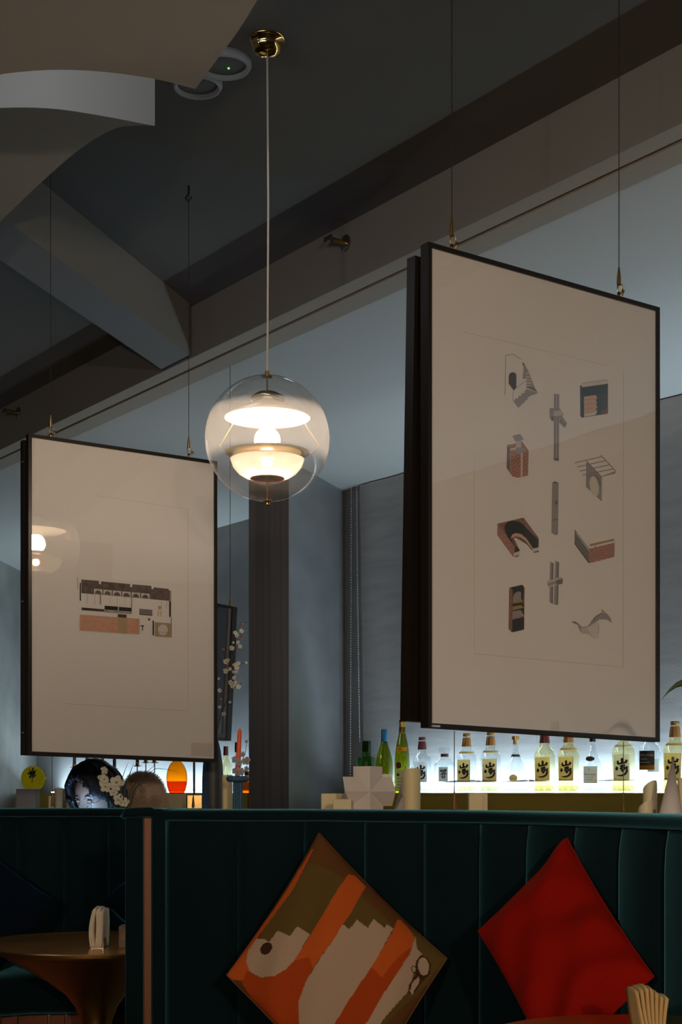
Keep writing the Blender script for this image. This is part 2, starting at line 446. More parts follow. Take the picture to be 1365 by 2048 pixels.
# roller blind in front of the back wall with its two bead chains
bl0 = shelf_pt(722, SD-0.05)
rb = thing('roller_blind', 'blue-grey fabric roller blind hanging over the back wall behind the bottles', 'blind', (bl0.x, bl0.y, 1.26))
def blind_fn(u, v):
    p = along(bl0, -u*9.5); w = 0.010*math.sin(u*95+1.0)+0.008*math.sin(u*37)
    p = p-N_U*w+U*(-0.05*(1-v)); return (p.x, p.y, 1.26+v*(BB-1.262))
MB().grid(blind_fn, 160, 6).build('blind_fabric', 'blind_fabric', rb, smooth=True)
q = [bl0, along(bl0, -9.5), along(bl0, -9.5)+N_U*0.012, bl0+N_U*0.012]
MB().prism([(p.x-N_U.x*0.006, p.y-N_U.y*0.006) for p in q], 1.24, 1.262).build('bottom_bar', 'blind_fabric', rb)
for px, dx, bot in ((703, -2, 1540), (714, 6, 1470)):
    ch = MB(); top = shelf_pt(px, SD-0.08)
    nseg = 110
    for i in range(nseg):
        f = i/(nseg-1); z = BB-0.01-f*(BB-1.33 if px == 703 else BB-1.55)
        p = shelf_pt(px+dx*f*f, SD-0.08); ch.add(*(lambda b: (b.v, b.f))(MB().ball((p.x, p.y, z), 0.0036, 5)))
    ch.tube([(top.x, top.y, BB), (shelf_pt(px+dx, SD-0.08).x, shelf_pt(px+dx, SD-0.08).y, 1.34 if px == 703 else 1.56)], 0.0009, 4)
    ch.build('bead_chain', 'chain_grey', rb, smooth=True)

# sculpted white ceiling shells at the near end
A_E, C_E = EYE+1.75, EYE+1.95
def curve(pts, n=10):
    "Catmull-Rom through pixel points"
    out = []; q = [pts[0]]+list(pts)+[pts[-1]]
    for i in range(1, len(q)-2):
        p0, p1, p2, p3 = [np.array(v, float) for v in q[i-1:i+3]]
        for j in range(n):
            t = j/n
            out.append(tuple(0.5*((2*p1)+(-p0+p2)*t+(2*p0-5*p1+4*p2-p3)*t*t+(-p0+3*p1-3*p2+p3)*t**3)))
    out.append(tuple(pts[-1])); return out
e1 = curve([(520, -8), (478, 60), (432, 122), (391, 178)], 6)
e2 = curve([(391, 178), (310, 158), (200, 143), (100, 140), (0, 149), (-110, 172)], 6)
poly = [on_elev(x, y, A_E) for x, y in e1+e2[1:]]
poly += [Vector((-2.6, 3.4, A_E)), Vector((-2.6, 1.2, A_E)), Vector((1.0, 1.2, A_E)), on_elev(640, -220, A_E)]
so = thing('ceiling_shell', 'curved white ceiling shell with a pointed tip, hanging lowest', 'ceiling panel', (-0.8, 3.5, A_E))
MB().prism([(p.x, p.y) for p in poly], A_E, CE).build('shell_body', 'sculpt_white', so)
ce = [on_elev(x, y, A_E) for x, y in ((330, 161), (200, 143), (100, 140), (0, 149), (-110, 172))]
mb = MB()
for a, b in zip(ce, ce[1:]):
    mb.slab([(a.x, a.y+0.012, 3.20), (b.x, b.y+0.012, 3.20), (b.x, b.y+0.012, 3.215), (a.x, a.y+0.012, 3.215)], (0, 0.008, 0))
mb.build('light_strip', 'led_cool', so, label='added unseen glow strip behind the shell edge, brightening the arched shell')
a = light('shell_fill_light', 'AREA', ((ce[1].x+ce[4].x)/2, (ce[1].y+ce[4].y)/2+0.03, 3.207), P_SHELL_FILL, (0.90, 0.94, 1.0), shape='RECTANGLE', size=0.9, size_y=0.02)  # added fill light, out of sight, for the arched shell's curved side
a.rotation_euler = (PI/2, 0, 0)
a.rotation_euler = Vector((0, 1, 0)).to_track_quat('-Z', 'Y').to_euler()
e3 = curve([(310, 252), (280, 251), (228, 258), (160, 298), (90, 358), (40, 405), (-10, 455), (-60, 520)], 6)
e4 = curve([(-110, 226), (0, 216), (100, 217), (200, 231), (310, 252)], 8)
poly = [on_elev(x, y, C_E) for x, y in e3]+[on_elev(x, y, C_E) for x, y in e4[:-1]]
o = MB().prism([(p.x, p.y) for p in poly], C_E, CE).build('ceiling_shell', 'sculpt_white')
tag(o, 'arched white ceiling shell with a bright curved side and thin edge', 'ceiling panel')
# round ceiling devices
def ceiling_disc(px, py, r, label, led):
    p = on_elev(px, py, CE); t = thing('ceiling_speaker', label, 'speaker', (p.x, p.y, CE-0.025))
    MB().lathe([(r*0.80, 0.012), (r*0.84, 0.0), (r*0.93, -0.003), (r, 0.008), (r, 0.025), (r*0.8, 0.025)], (p.x, p.y, CE-0.025), 40, cap=False).build('rim', 'device_white', t, smooth=True)
    MB().lathe([(0, 0.010), (r*0.82, 0.010), (r*0.82, 0.02), (0, 0.02)], (p.x, p.y, CE-0.025), 40, cap=False).build('cover', 'device_dark', t)
    if led:
        MB().ball((p.x+0.012, p.y+0.02, CE-0.016), 0.0035, 8).build('indicator_light', 'led_green', t)
ceiling_disc(449, 120, 0.085, 'round ceiling device with green light, behind the pointed white shell', True)
ceiling_disc(395, 161, 0.080, 'round white-rimmed ceiling device with no light, beside the pointed shell tip', False)
# sprinklers on the long beam
def beam_pt(px, py):
    r = (px-HX)/F; t = (r*b0.y-b0.x)/(U.x-r*U.y); p = along(b0, t); p.z = EYE+(HY-py)*p.y/F; return p
def sprinkler(px, py, label):
    p = beam_pt(px, py); t = thing('sprinkler', label, 'sprinkler', p)
    d = -N_U
    m = MB().tube([p, p+d*0.006, p+d*0.010], [0.034, 0.034, 0.026], 20); m.build('rosette', 'chrome', t, smooth=40)
    MB().tube([p, p+d*0.07], 0.011, 10).build('stem', 'brass', t, smooth=40)
    m = MB(); s1 = Vector((U.x, U.y, 0))
    for sg in (-1, 1):
        m.tube([p+d*0.03, p+d*0.05+s1*0.016*sg, p+d*0.085+Vector((0, 0, 0))], 0.0035, 6)
    m.build('yoke', 'chrome', t)
    c = p+d*0.088
    m = MB().slab([c+s1*0.026+Vector((0, 0, 0.012)), c-s1*0.026+Vector((0, 0, 0.012)), c-s1*0.03+Vector((0, 0, -0.008)), c+s1*0.03+Vector((0, 0, -0.008))], d*0.003)
    m.build('deflector', 'chrome', t)
sprinkler(693, 487, 'metal sprinkler head on the beam above the globe lamp')
sprinkler(38, 826, 'metal sprinkler head on the beam beside the cable of the small-drawing picture')

# ------------------------------------------------------------------ globe lamp
GL = P(535, 877.5, 4.536)
GR = 0.1885
def globe_lamp(c, label, power, group=None):
    z0 = c.z
    t = thing('globe_lamp', label, 'pendant lamp', (c.x, c.y, CE), group)
    cc = (c.x, c.y, c.z)
    prof = [(0.004, GR)]+[(GR*math.sin(PI*i/28), GR*math.cos(PI*i/28)) for i in range(1, 28)]+[(0.004, -GR)]
    MB().lathe(prof, cc, 56, cap=False).build('globe_shell', 'acrylic_clear', t, smooth=True)
    # ceiling cup
    MB().lathe([(0.0, -0.055), (0.022, -0.053), (0.038, -0.044), (0.047, -0.026), (0.05, -0.008), (0.052, -0.008), (0.056, -0.004), (0.056, 0.0)], (c.x, c.y, CE), 36, cap=False).build('ceiling_cup', 'brass_polished', t, smooth=True)
    MB().tube([(c.x, c.y, CE-0.05), (c.x+0.003, c.y, CE-0.5), (c.x, c.y, z0+GR)], 0.0032, 8).build('cord', 'cord_white', t, smooth=True)
    MB().lathe([(0.0, 0.02), (0.007, 0.018), (0.007, 0.006), (0.016, 0.004), (0.016, 0.0), (0.0, -0.002)], (c.x, c.y, z0+GR-0.002), 16, cap=False).build('top_cap', 'brass', t, smooth=40)
    # upper reflector: small mirrored dome, white disc and neck
    MB().lathe([(0.0, 0.142), (0.03, 0.139), (0.048, 0.128), (0.052, 0.118), (0.049, 0.118), (0.0, 0.126)], cc, 32, cap=False).build('mirror_dome', 'chrome', t, smooth=True)
    MB().lathe([(0.012, 0.118), (0.06, 0.096), (0.10, 0.078), (0.129, 0.062), (0.131, 0.064), (0.10, 0.082), (0.06, 0.10), (0.012, 0.122)], cc, 48, cap=False).build('upper_reflector', 'lamp_white', t, smooth=True)
    MB().lathe([(0.040, 0.092), (0.036, 0.06), (0.034, 0.04), (0.036, 0.04), (0.038, 0.06), (0.042, 0.092)], cc, 28, cap=False).build('neck', 'bowl_white', t, smooth=True)
    MB().ball((c.x, c.y, z0+0.006), (0.036, 0.036, 0.026), 20).build('bulb', 'bulb_glow', t, smooth=True)
    # middle dish with red lining, lower bowl with a dark round opening
    MB().lathe([(0.044, -0.046), (0.09, -0.052), (0.126, -0.044), (0.128, -0.041), (0.09, -0.046), (0.044, -0.040)], cc, 48, cap=False).build('middle_dish', 'dish_olive', t, smooth=True)
    MB().lathe([(0.043, -0.040), (0.036, -0.05), (0.030, -0.062), (0.028, -0.062), (0.034, -0.048), (0.043, -0.036)], cc, 28, cap=False).build('red_collar', 'lamp_red', t, smooth=True)
    MB().lathe([(0.112, -0.062), (0.104, -0.085), (0.088, -0.104), (0.066, -0.117), (0.050, -0.121), (0.050, -0.117), (0.064, -0.113), (0.086, -0.100), (0.101, -0.083), (0.110, -0.062)], cc, 48, cap=False).build('lower_bowl', 'bowl_white', t, smooth=True)
    MB().lathe([(0.050, -0.118), (0.03, -0.108), (0.006, -0.104), (0.006, -0.108), (0.03, -0.112), (0.050, -0.121)], cc, 32, cap=False).build('bowl_plate', 'dish_olive', t, smooth=True)
    MB().tube([(c.x+0.0495*math.cos(a), c.y+0.0495*math.sin(a), z0-0.1195) for a in [i*2*PI/36 for i in range(37)]], 0.0024, 6).build('red_rim', 'lamp_red', t, smooth=True)
    MB().tube([(c.x, c.y, z0+0.14), (c.x, c.y, z0+GR)], 0.0028, 8).build('rod', 'brass', t)
    MB().tube([(c.x, c.y, z0-0.10), (c.x, c.y, z0-GR)], 0.0028, 8).build('rod', 'brass', t)
    MB().lathe([(0.0, -0.012), (0.008, -0.010), (0.009, -0.004), (0.006, 0.0), (0.014, 0.002), (0.014, 0.006), (0.0, 0.007)], (c.x, c.y, z0-GR-0.002), 16, cap=False).build('finial', 'brass', t, smooth=40)
    for i in range(3):
        a = 0.5+i*2*PI/3
        pa = Vector((c.x+0.128*math.cos(a), c.y+0.128*math.sin(a), z0-0.042)); pb = Vector((c.x+(GR-.012)*math.cos(a), c.y+(GR-.012)*math.sin(a), z0+0.0)); pd = Vector((c.x+0.125*math.cos(a), c.y+0.125*math.sin(a), z0+0.064))
        MB().tube([pa, pb, pd], 0.0009, 5).build('chain', 'brass', t)
    MB().ball((c.x, c.y, z0-0.074), (0.016, 0.016, 0.010), 14).build('bowl_fill_glow', 'bulb_glow', t, smooth=True)  # added glow to brighten the lower bowl; the lamp itself has one bulb
    light('bowl_fill_light', 'POINT', (c.x, c.y, z0-0.074), power*0.12, WARM, shadow_soft_size=0.015)
    l = light('globe_lamp_bulb_light', 'POINT', (c.x, c.y, z0+0.006), power, WARM, shadow_soft_size=0.04)
    return t
globe_lamp(GL, 'clear globe pendant lamp with stacked dishes, lit in front of the beam', P_GLOBE)

def room_lamp(x, y, z, label, power):
    globe_lamp(Vector((x, y, z)), label, power, 'globe lamps over the middle of the room')
for x, y, z in ((-1.1, -1.2, 1.85), (0.8, -1.6, 1.85)):
    room_lamp(x, y, z, 'lit globe pendant lamp hanging low over the open middle of the room', P_ROOM)

# cool lamps: far-bay floor lamp behind the small-drawing picture, plus an added unseen fill lamp
def floor_lamp(fl, label, power):
  t = thing('floor_lamp', label, 'floor lamp', fl)
  MB().lathe([(0.13, 0), (0.13, 0.015), (0.02, 0.022), (0.0, 0.022)], fl, 28, cap=False).build('base', 'cap_black', t, smooth=40)
  MB().tube([fl+Vector((0, 0, 0.02)), fl+Vector((0, 0, 1.95))], 0.005, 12).build('pole', 'cap_black', t)
  MB().ball(fl+Vector((0, 0, 2.05)), 0.10, 24).build('lamp_shade', 'lamp_cool', t, smooth=True)
  light('floor_lamp_bulb_light', 'POINT', fl+Vector((0, 0, 2.05)), power, COOL, shadow_soft_size=0.10)
floor_lamp(Vector(((389-HX)*8.4/F, 8.4, 0)), 'cool white floor lamp standing behind the picture of the small elevation', P_FAR)
cl = Vector((-1.9, 3.85, 3.05))  # added fill lamp outside the view, lighting the shells and cross beam
t = thing('side_fill_lamp', 'added cool white fill lamp under the ceiling beside the arched white shell', 'fill lamp', (cl.x, cl.y, CE))
MB().lathe([(0, -0.03), (0.05, -0.028), (0.06, 0.0)], (cl.x, cl.y, CE), 24, cap=False).build('ceiling_cup', 'brass', t, smooth=True)
MB().tube([(cl.x, cl.y, CE-0.02), (cl.x, cl.y, cl.z+0.06)], 0.006, 8).build('stem', 'brass', t)
MB().ball(cl, 0.07, 20).build('lamp_shade', 'lamp_cool', t, smooth=True)
light('side_fill_light', 'POINT', cl, P_SIDE, (0.84, 0.91, 1.0), shadow_soft_size=0.07)

# ------------------------------------------------------------------ hanging pictures
SHEAR = -0.0262
class Pic:
    "a framed sheet hung on cables; local x along its width, z up, -y towards the room"
    def __init__(s, name, px, Y, pxr, Yr, z0, H, label, group, roll=0.0, depth=0.03, bar=0.011):
        a = P(px, HY, Y); b = P(pxr, HY, Yr); d = (b-a); s.w = d.length; s.h = H; s.a = Vector((a.x, a.y, z0))
        s.ux = d.normalized(); s.n = Vector((s.ux.y, -s.ux.x, 0)); s.roll = roll; s.depth = depth; s.bar = bar
        s.t = thing(name, label, 'picture', s.a, group)
    def W(s, x, z, y=0.0):
        "local -> world (y: depth away from the room)"
        return s.a+s.ux*(x+s.roll*(s.h-z))+Vector((0, 0, z+SHEAR*x))-s.n*y
    def L(s, px, py):
        "pixel -> local x,z on the sheet"
        d = Vector(((px-HX)/F, 1, (HY-py)/F)); o = Vector((0, 0, EYE))
        k = (s.a-o).dot(s.n)/d.dot(s.n); p = o+d*k-s.a
        x = p.dot(s.ux); return (x, p.z-SHEAR*x)
    def block(s, m, x0, x1, z0, z1, y0, y1, k=None):
        c = [s.W(x0, z0, y0), s.W(x1, z0, y0), s.W(x1, z1, y0), s.W(x0, z1, y0)]
        m.slab(c, -s.n*(y1-y0), k)
    def body(s, paper='paper', back=True):
        b = s.bar
        for x0, x1, z0, z1 in ((0, s.w, s.h-b, s.h), (0, s.w, 0, b), (0, b, b, s.h-b), (s.w-b, s.w, b, s.h-b)):
            m = MB(); s.block(m, x0, x1, z0, z1, 0, s.depth); m.build('frame_bar', 'frame_bronze', s.t)
        m = MB(); s.block(m, b, s.w-b, b, s.h-b, 0.006, s.depth-0.004); s.sheet = m.build('sheet', paper, s.t)
        m = MB(); s.block(m, b, s.w-b, b, s.h-b, 0.002, 0.0035); m.build('glass_pane', 'picture_glass', s.t)
    def polys(s, name, items, mats, label=None):
        "items: (material index, [(px,py)...]); later items lie on top"
        m = MB()
        for i, (k, pts) in enumerate(items):
            y = 0.0057-0.00006*i
            m.add([s.W(*s.L(*p), y) for p in pts], [tuple(range(len(pts)))], k)
        o = m.build(name, mats, s.sheet, label=label); return o
    def cable(s, px_top, topz, bottom_px=None, botz=None, foot=None):
        x, z = s.L(px_top, HY); x = x
        p = s.W(x, s.h, s.depth/2); q = Vector((p.x, p.y, topz))
        m = MB().tube([p+Vector((0, 0, 0.06)), q], 0.0012, 6); m.build('cable', 'cable_dark', s.t)
        m = MB().lathe([(0.0, 0.082), (0.0025, 0.08), (0.0055, 0.055), (0.0062, 0.036), (0.0045, 0.034), (0.0, 0.034)], p, 14, cap=False); m.build('gripper', 'brass', s.t, smooth=40)
        m = MB(); rr = 0.009
        m.tube([p+s.ux*(0.004+rr*math.cos(a))+Vector((0, 0, 0.026+rr*1.5*math.sin(a))) for a in [i*2*PI/16 for i in range(17)]], 0.0020, 7)
        m.tube([p+Vector((0, 0, -0.002)), p+Vector((0, 0, 0.016))], 0.0045, 8)
        m.tube([p+s.ux*0.012+Vector((0, 0, 0.010)), p+s.ux*0.018+Vector((0, 0, 0.024))], 0.0022, 6)
        m.build('hook', 'brass', s.t, smooth=True)
        if bottom_px:
            x, z = s.L(bottom_px, HY); p = s.W(x, 0, s.depth/2)
            MB().tube([p+Vector((0, 0, -0.003)), (p.x, p.y, botz)], 0.0011, 6).build('lower_cable', 'cable_dark', s.t)
            MB().tube([(p.x, p.y, foot), (p.x, p.y, botz)], 0.0035, 8).build('anchor_stem', 'brass', s.t)
            MB().lathe([(0.0, 0.0), (0.006, 0.0), (0.0058, 0.005), (0.003, 0.036), (0.0013, 0.044), (0.0, 0.044)], (p.x, p.y, botz), 14, cap=False).build('anchor', 'copper_strip', s.t, smooth=40)
        return q
ZB = EYE+0.1405
# right-hand picture: architectural fragments
YA, YB = 3.52, 3.937
HP = 1.1405
pr = Pic('hanging_picture', 857, YA, 1321, YB, EYE+0.1525, HP, 'hanging framed sheet printed with eleven small architectural fragments', None)
pr.body()
pr.cable(912, CE, 917, 1.160, 1.159); pr.cable(1247, CE, 1256, 1.125, 1.096)
z1 = lambda x, y: (980+x/4.875, 690+y/4.875)
z2 = lambda x, y: (980+x/4.875, 940+y/4.875)
def zz(f, *pts): return [f(*p) for p in pts]
def line(f, a, b, w):
    (x0, y0), (x1, y1) = a, b; L = math.hypot(x1-x0, y1-y0); nx, ny = -(y1-y0)/L*w/2, (x1-x0)/L*w/2
    return zz(f, (x0+nx, y0+ny), (x1+nx, y1+ny), (x1-nx, y1-ny), (x0-nx, y0-ny))
def arc(cx, cy, rx, ry, a0, a1, n=14, sk=0.0):
    out = []
    for i in range(n+1):
        a = math.radians(a0+(a1-a0)*i/n); x = cx+rx*math.cos(a); out.append((x, cy+ry*math.sin(a)+sk*(x-cx)))
    return out
pid = lambda x, y: (x, y)
# plate mark lines
pr.polys('plate_mark', [(0, line(pid, (930, 662), (1218, 730), 1.0)), (0, line(pid, (1251, 740), (1250.5, 1334), 1.3)), (0, line(pid, (952, 1307), (1250, 1334), 1.1)), (0, line(pid, (952, 900), (952, 1307), 0.7))], ['plate_line'])
# 1 stair with arched door
it = [(1, line(z1, (165, 485), (170, 95), 5)), (1, line(z1, (170, 95), (245, 85), 5)), (1, line(z1, (245, 85), (322, 135), 5)), (1, line(z1, (243, 440), (243, 540), 4)),
      (2, zz(z1, (250, 440), (200, 372), (200, 310), (205, 280), (220, 265), (245, 260), (265, 268), (275, 290), (275, 412))),
      (0, zz(z1, (330, 170), (348, 165), (395, 255), (425, 340), (455, 410), (488, 465), (370, 410), (370, 330), (362, 270))),
      (1, zz(z1, (330, 170), (348, 168), (352, 190), (338, 195))), (0, zz(z1, (345, 210), (335, 330), (365, 320), (368, 270)))]
for i, yy in enumerate((265, 300, 330, 358, 388)):
    it.append((3, zz(z1, (368, yy), (392+i*9, yy+3), (398+i*9, yy+14), (370, yy+12))))
it += [(1, zz(z1, (372, 400), (430, 395), (485, 462), (372, 415))), (0, zz(z1, (375, 425), (488, 465), (410, 490), (368, 440))), (3, line(z1, (375, 415), (485, 462), 6)),
       (1, line(z1, (270, 415), (362, 345), 4)),
       (0, zz(z1, (245, 545), (270, 515), (290, 520), (295, 490), (320, 495), (325, 465), (350, 465), (355, 440), (375, 430), (412, 490), (385, 510), (380, 530), (352, 545), (350, 562), (325, 570), (322, 585), (290, 608)))]
pr.polys('stair_drawing', it, ['pr_grey', 'pr_greyd', 'pr_brown', 'pr_paper'])
# 2 dark portal with zigzag shelf
it = [(0, zz(z1, (897, 390), (1170, 372), (1167, 665), (918, 704), (900, 690))), (3, zz(z1, (897, 385), (915, 405), (918, 704), (900, 690))),
      (1, zz(z1, (915, 405), (915, 362), (1160, 325), (1170, 345), (1170, 372))), (4, zz(z1, (915, 375), (1165, 342), (1170, 372), (915, 408)))]
for i in range(4):
    y = 500+i*44
    it += [(2, zz(z1, (935, y), (1048, y-18), (1064, y+10), (1064, y+22), (935, y+44))), (5, zz(z1, (935, y+20), (1062, y+8), (1064, y+22), (1050, y+26), (935, y+44)))]
it += [(4, zz(z1, (935, 668), (1062, 645), (1048, 678), (935, 698))), (3, zz(z1, (1050, 545), (1064, 560), (1064, 645), (1048, 680), (1100, 672), (1100, 500), (1064, 505))), (6, zz(z1, (1103, 475), (1168, 465), (1167, 664), (1100, 674))), (7, zz(z1, (1100, 640), (1168, 605), (1167, 664), (1100, 674)))]
pr.polys('portal_drawing', it, ['pr_dark', 'pr_lightgrey', 'pr_pink', 'pr_navy', 'pr_paper', 'pr_wood', 'pr_brown', 'pr_red'])
# 3 upper cross post
it = [(0, zz(z1, (642, 470), (695, 475), (690, 1125), (640, 1118)))]
for x in (655, 676): it.append((1, zz(z1, (x-3, 470), (x+3, 470), (x+2, 1120), (x-4, 1120))))
it += [(3, zz(z1, (662, 474), (672, 474), (668, 1118), (660, 1118))), (0, zz(z1, (597, 612), (690, 605), (735, 665), (720, 715), (625, 738), (600, 705))),
       (1, zz(z1, (612, 700), (640, 690), (635, 738), (620, 735))), (3, zz(z1, (640, 630), (720, 640), (730, 680), (640, 690))), (0, zz(z1, (695, 700), (730, 700), (770, 758), (748, 808), (692, 752))), (1, line(z1, (700, 730), (755, 785), 8)), (1, line(z1, (640, 640), (690, 610), 6)), (1, zz(z1, (640, 1095), (690, 1100), (688, 1128), (640, 1120)))]
pr.polys('post_drawing', it, ['pr_grey', 'pr_greyd', 'pr_brown', 'pr_lightgrey'])
# 4 brick oven block
it = [(0, zz(z1, (185, 970), (250, 960), (330, 935), (395, 1025), (390, 1270), (285, 1292), (235, 1275), (180, 1195))), (1, zz(z1, (185, 970), (215, 1010), (215, 1235), (180, 1195))),
      (2, zz(z1, (215, 1005), (300, 990), (310, 1010), (222, 1025))), (3, zz(z1, (208, 1015), (222, 1020), (222, 1245), (210, 1230))), (2, zz(z1, (318, 1050), (338, 1048), (334, 1280), (318, 1282))),
      (3, zz(z1, (270, 1000), (320, 990), (375, 1020), (330, 1050), (280, 1060))), (4, zz(z1, (272, 935), (320, 930), (322, 995), (268, 1000))), (3, zz(z1, (235, 880), (310, 862), (348, 915), (322, 930), (262, 935)))]
pr.polys('brick_block_drawing', it, ['pr_brick', 'pr_brickside', 'pr_paper', 'pr_grey', 'pr_lightgrey'])
# 5 pergola panel with round opening
it = []
for k in range(4): it.append((0, line(z1, (845+25*k, 1145+40*k), (1105+38*k, 1085+40*k), 7)))
it += [(0, line(z1, (1100, 1070), (1245, 1225), 7)), (1, zz(z1, (1245, 1225), (1240, 1250), (1110, 1280), (1110, 1272)))]
op = arc(1035, 1375, 46, 95, 0, 360, 24, 0.62)
it += [(1, zz(z1, (958, 1128), (1110, 1285), (1108, 1520), (956, 1375))), (0, line(z1, (958, 1128), (1110, 1285), 6)), (0, line(z1, (956, 1375), (1108, 1520), 5)), (2, zz(z1, *op)), (0, line(z1, (960, 1150), (958, 1375), 5))]
for rr in (52, 62): 
    a = arc(1035, 1372, rr, rr*2.0, 200, 340, 14, 0.62)
    it += [(0, line(z1, a[i], a[i+1], 4)) for i in range(len(a)-1)]
pr.polys('pergola_drawing', it, ['pr_greyd', 'pr_grey', 'pr_paper'])
# 6 plain post
pr.polys('post_drawing', [(0, zz(z2, (625, 118), (655, 105), (688, 122), (682, 625), (655, 632), (617, 608))), (1, zz(z2, (625, 118), (655, 105), (688, 122), (655, 130))), (2, zz(z2, (655, 130), (688, 124), (682, 620), (660, 625))), (1, zz(z2, (650, 300), (680, 296), (680, 330), (650, 332))), (1, zz(z2, (620, 480), (684, 472), (684, 482), (620, 490)))], ['pr_grey', 'pr_greyd', 'pr_grey'])
# 7 round booth
it = [(0, zz(z2, (90, 520), (345, 460), (495, 660), (492, 750), (440, 760), (240, 640), (310, 780), (245, 845), (88, 632))), (4, zz(z2, (90, 522), (258, 745), (247, 845), (88, 632)))]
outer = arc(262, 566, 104, 72, 170, 330, 12, 0.1)
it += [(1, zz(z2, *(outer+[(430, 622), (492, 680), (490, 752), (438, 762), (375, 670), (320, 622), (270, 614), (235, 630), (225, 660), (250, 720), (312, 782), (260, 800), (262, 745), (190, 650), (165, 590)]))),
       (2, zz(z2, (220, 660), (235, 625), (268, 612), (320, 620), (375, 668), (438, 760), (432, 775), (365, 690), (315, 655), (265, 645), (228, 665))),
       (3, zz(z2, (228, 665), (265, 645), (315, 655), (365, 690), (434, 775), (432, 785), (355, 695), (305, 662), (262, 655), (228, 675))),
       (5, zz(z2, (440, 765), (492, 750), (494, 785), (440, 795))), (3, zz(z2, (440, 795), (494, 785), (494, 798), (440, 803))), (5, zz(z2, (247, 805), (312, 790), (305, 828), (247, 842))), (3, zz(z2, (255, 840), (300, 828), (298, 838), (262, 848)))]
pr.polys('booth_drawing', it, ['pr_brickside', 'pr_dark', 'pr_pink', 'pr_brown', 'pr_brick', 'pr_paper'])
# 8 brick corner wall with rail
it = [(0, zz(z2, (845, 575), (985, 765), (985, 905), (843, 712))), (1, line(z2, (858, 610), (985, 785), 9)), (2, line(z2, (843, 712), (985, 905), 8)), (3, zz(z2, (985, 765), (1235, 705), (1232, 845), (985, 907))), (4, zz(z2, (990, 720), (1225, 668), (1235, 685), (995, 742))), (2, line(z2, (1045, 735), (1046, 752), 6))]
pr.polys('corner_wall_drawing', it, ['pr_greyd', 'pr_lightgrey', 'pr_dark', 'pr_brick', 'pr_ochre'])
# 9 arched niche cabinet
it = [(0, zz(z2, (205, 1145), (335, 1115), (358, 1145), (352, 1555), (232, 1583), (198, 1548))), (1, zz(z2, (215, 1142), (335, 1118), (350, 1145), (345, 1305), (238, 1318), (238, 1165))),
      (2, zz(z2, *(arc(300, 1250, 58, 68, 180, 292, 10)+[(322, 1250), (320, 1265), (242, 1285)]))), (3, zz(z2, (242, 1275), (325, 1255), (342, 1285), (242, 1300))), (1, zz(z2, (238, 1318), (350, 1300), (350, 1360), (238, 1375))), (3, zz(z2, (240, 1330), (320, 1315), (348, 1338), (240, 1368))),
      (2, zz(z2, (238, 1380), (310, 1362), (350, 1415), (236, 1450))), (1, zz(z2, (318, 1362), (350, 1355), (350, 1415))), (1, zz(z2, (232, 1458), (352, 1430), (350, 1553), (232, 1580))), (4, zz(z2, (205, 1150), (238, 1165), (232, 1580), (198, 1548)))]
pr.polys('niche_drawing', it, ['pr_brick', 'pr_dark', 'pr_grey', 'pr_ochre', 'pr_brickside'])
# 10 double cross post
it = [(0, zz(z2, (605, 890), (638, 905), (632, 1305), (598, 1285))), (0, zz(z2, (655, 880), (692, 900), (680, 1315), (640, 1308))), (1, zz(z2, (622, 900), (638, 905), (632, 1305), (618, 1300))), (1, zz(z2, (675, 890), (692, 900), (682, 1310), (668, 1310))),
      (2, zz(z2, (575, 1080), (710, 1038), (732, 1060), (728, 1105), (590, 1145), (578, 1120))), (0, zz(z2, (578, 1105), (728, 1062), (728, 1085), (585, 1128))), (1, zz(z2, (662, 1075), (728, 1055), (725, 1105), (668, 1120)))]
pr.polys('post_drawing', it, ['pr_grey', 'pr_greyd', 'pr_lightgrey'])
# 11 curved shell
it = [(0, zz(z2, (808, 1478), (850, 1475), (890, 1500), (918, 1530), (970, 1520), (1000, 1485), (1040, 1425), (1100, 1390), (1150, 1390), (1190, 1430), (1212, 1490), (1150, 1455), (1090, 1455), (1050, 1485), (1010, 1510), (972, 1530), (920, 1540), (905, 1585), (870, 1510))),
      (1, zz(z2, (905, 1540), (970, 1535), (1030, 1635), (1080, 1625), (1085, 1630), (1030, 1642), (985, 1600), (912, 1590))), (2, zz(z2, (975, 1530), (1040, 1488), (1080, 1485), (1078, 1560), (1070, 1620), (1030, 1632))), (1, zz(z2, (1072, 1490), (1086, 1510), (1084, 1580), (1070, 1622))), (3, zz(z2, (808, 1478), (850, 1475), (880, 1495), (850, 1495))), (3, line(z2, (1000, 1480), (1110, 1392), 6)), (0, zz(z2, (1105, 1350), (1145, 1388), (1108, 1385)))]
pr.polys('shell_drawing', it, ['pr_grey', 'pr_lightgrey', 'pr_paper', 'pr_greyd'])
m = MB(); x, z = pr.L(872, 1462); pr.block(m, x-0.012, x+0.012, 0.002, 0.007, -0.002, 0.0); m.build('maker_plate', 'chrome', pr.t)

# its twin hung back to back
pr2 = Pic('hanging_picture', 831, YA+0.05, 1290, YB+0.14, EYE+0.170, HP-0.032, 'framed sheet hung askew behind the sheet of architectural fragments, only its dark side showing', None, roll=-0.020)
pr2.body('frame_bronze')
x, z = pr2.L(845, 520)
for xx in (0.16, pr2.w-0.12):
    p = pr2.W(xx, pr2.h-0.02, 0.0); MB().tube([p, p+pr2.n*0.04], 0.003, 6).build('hanging_bracket', 'cable_dark', pr2.t)

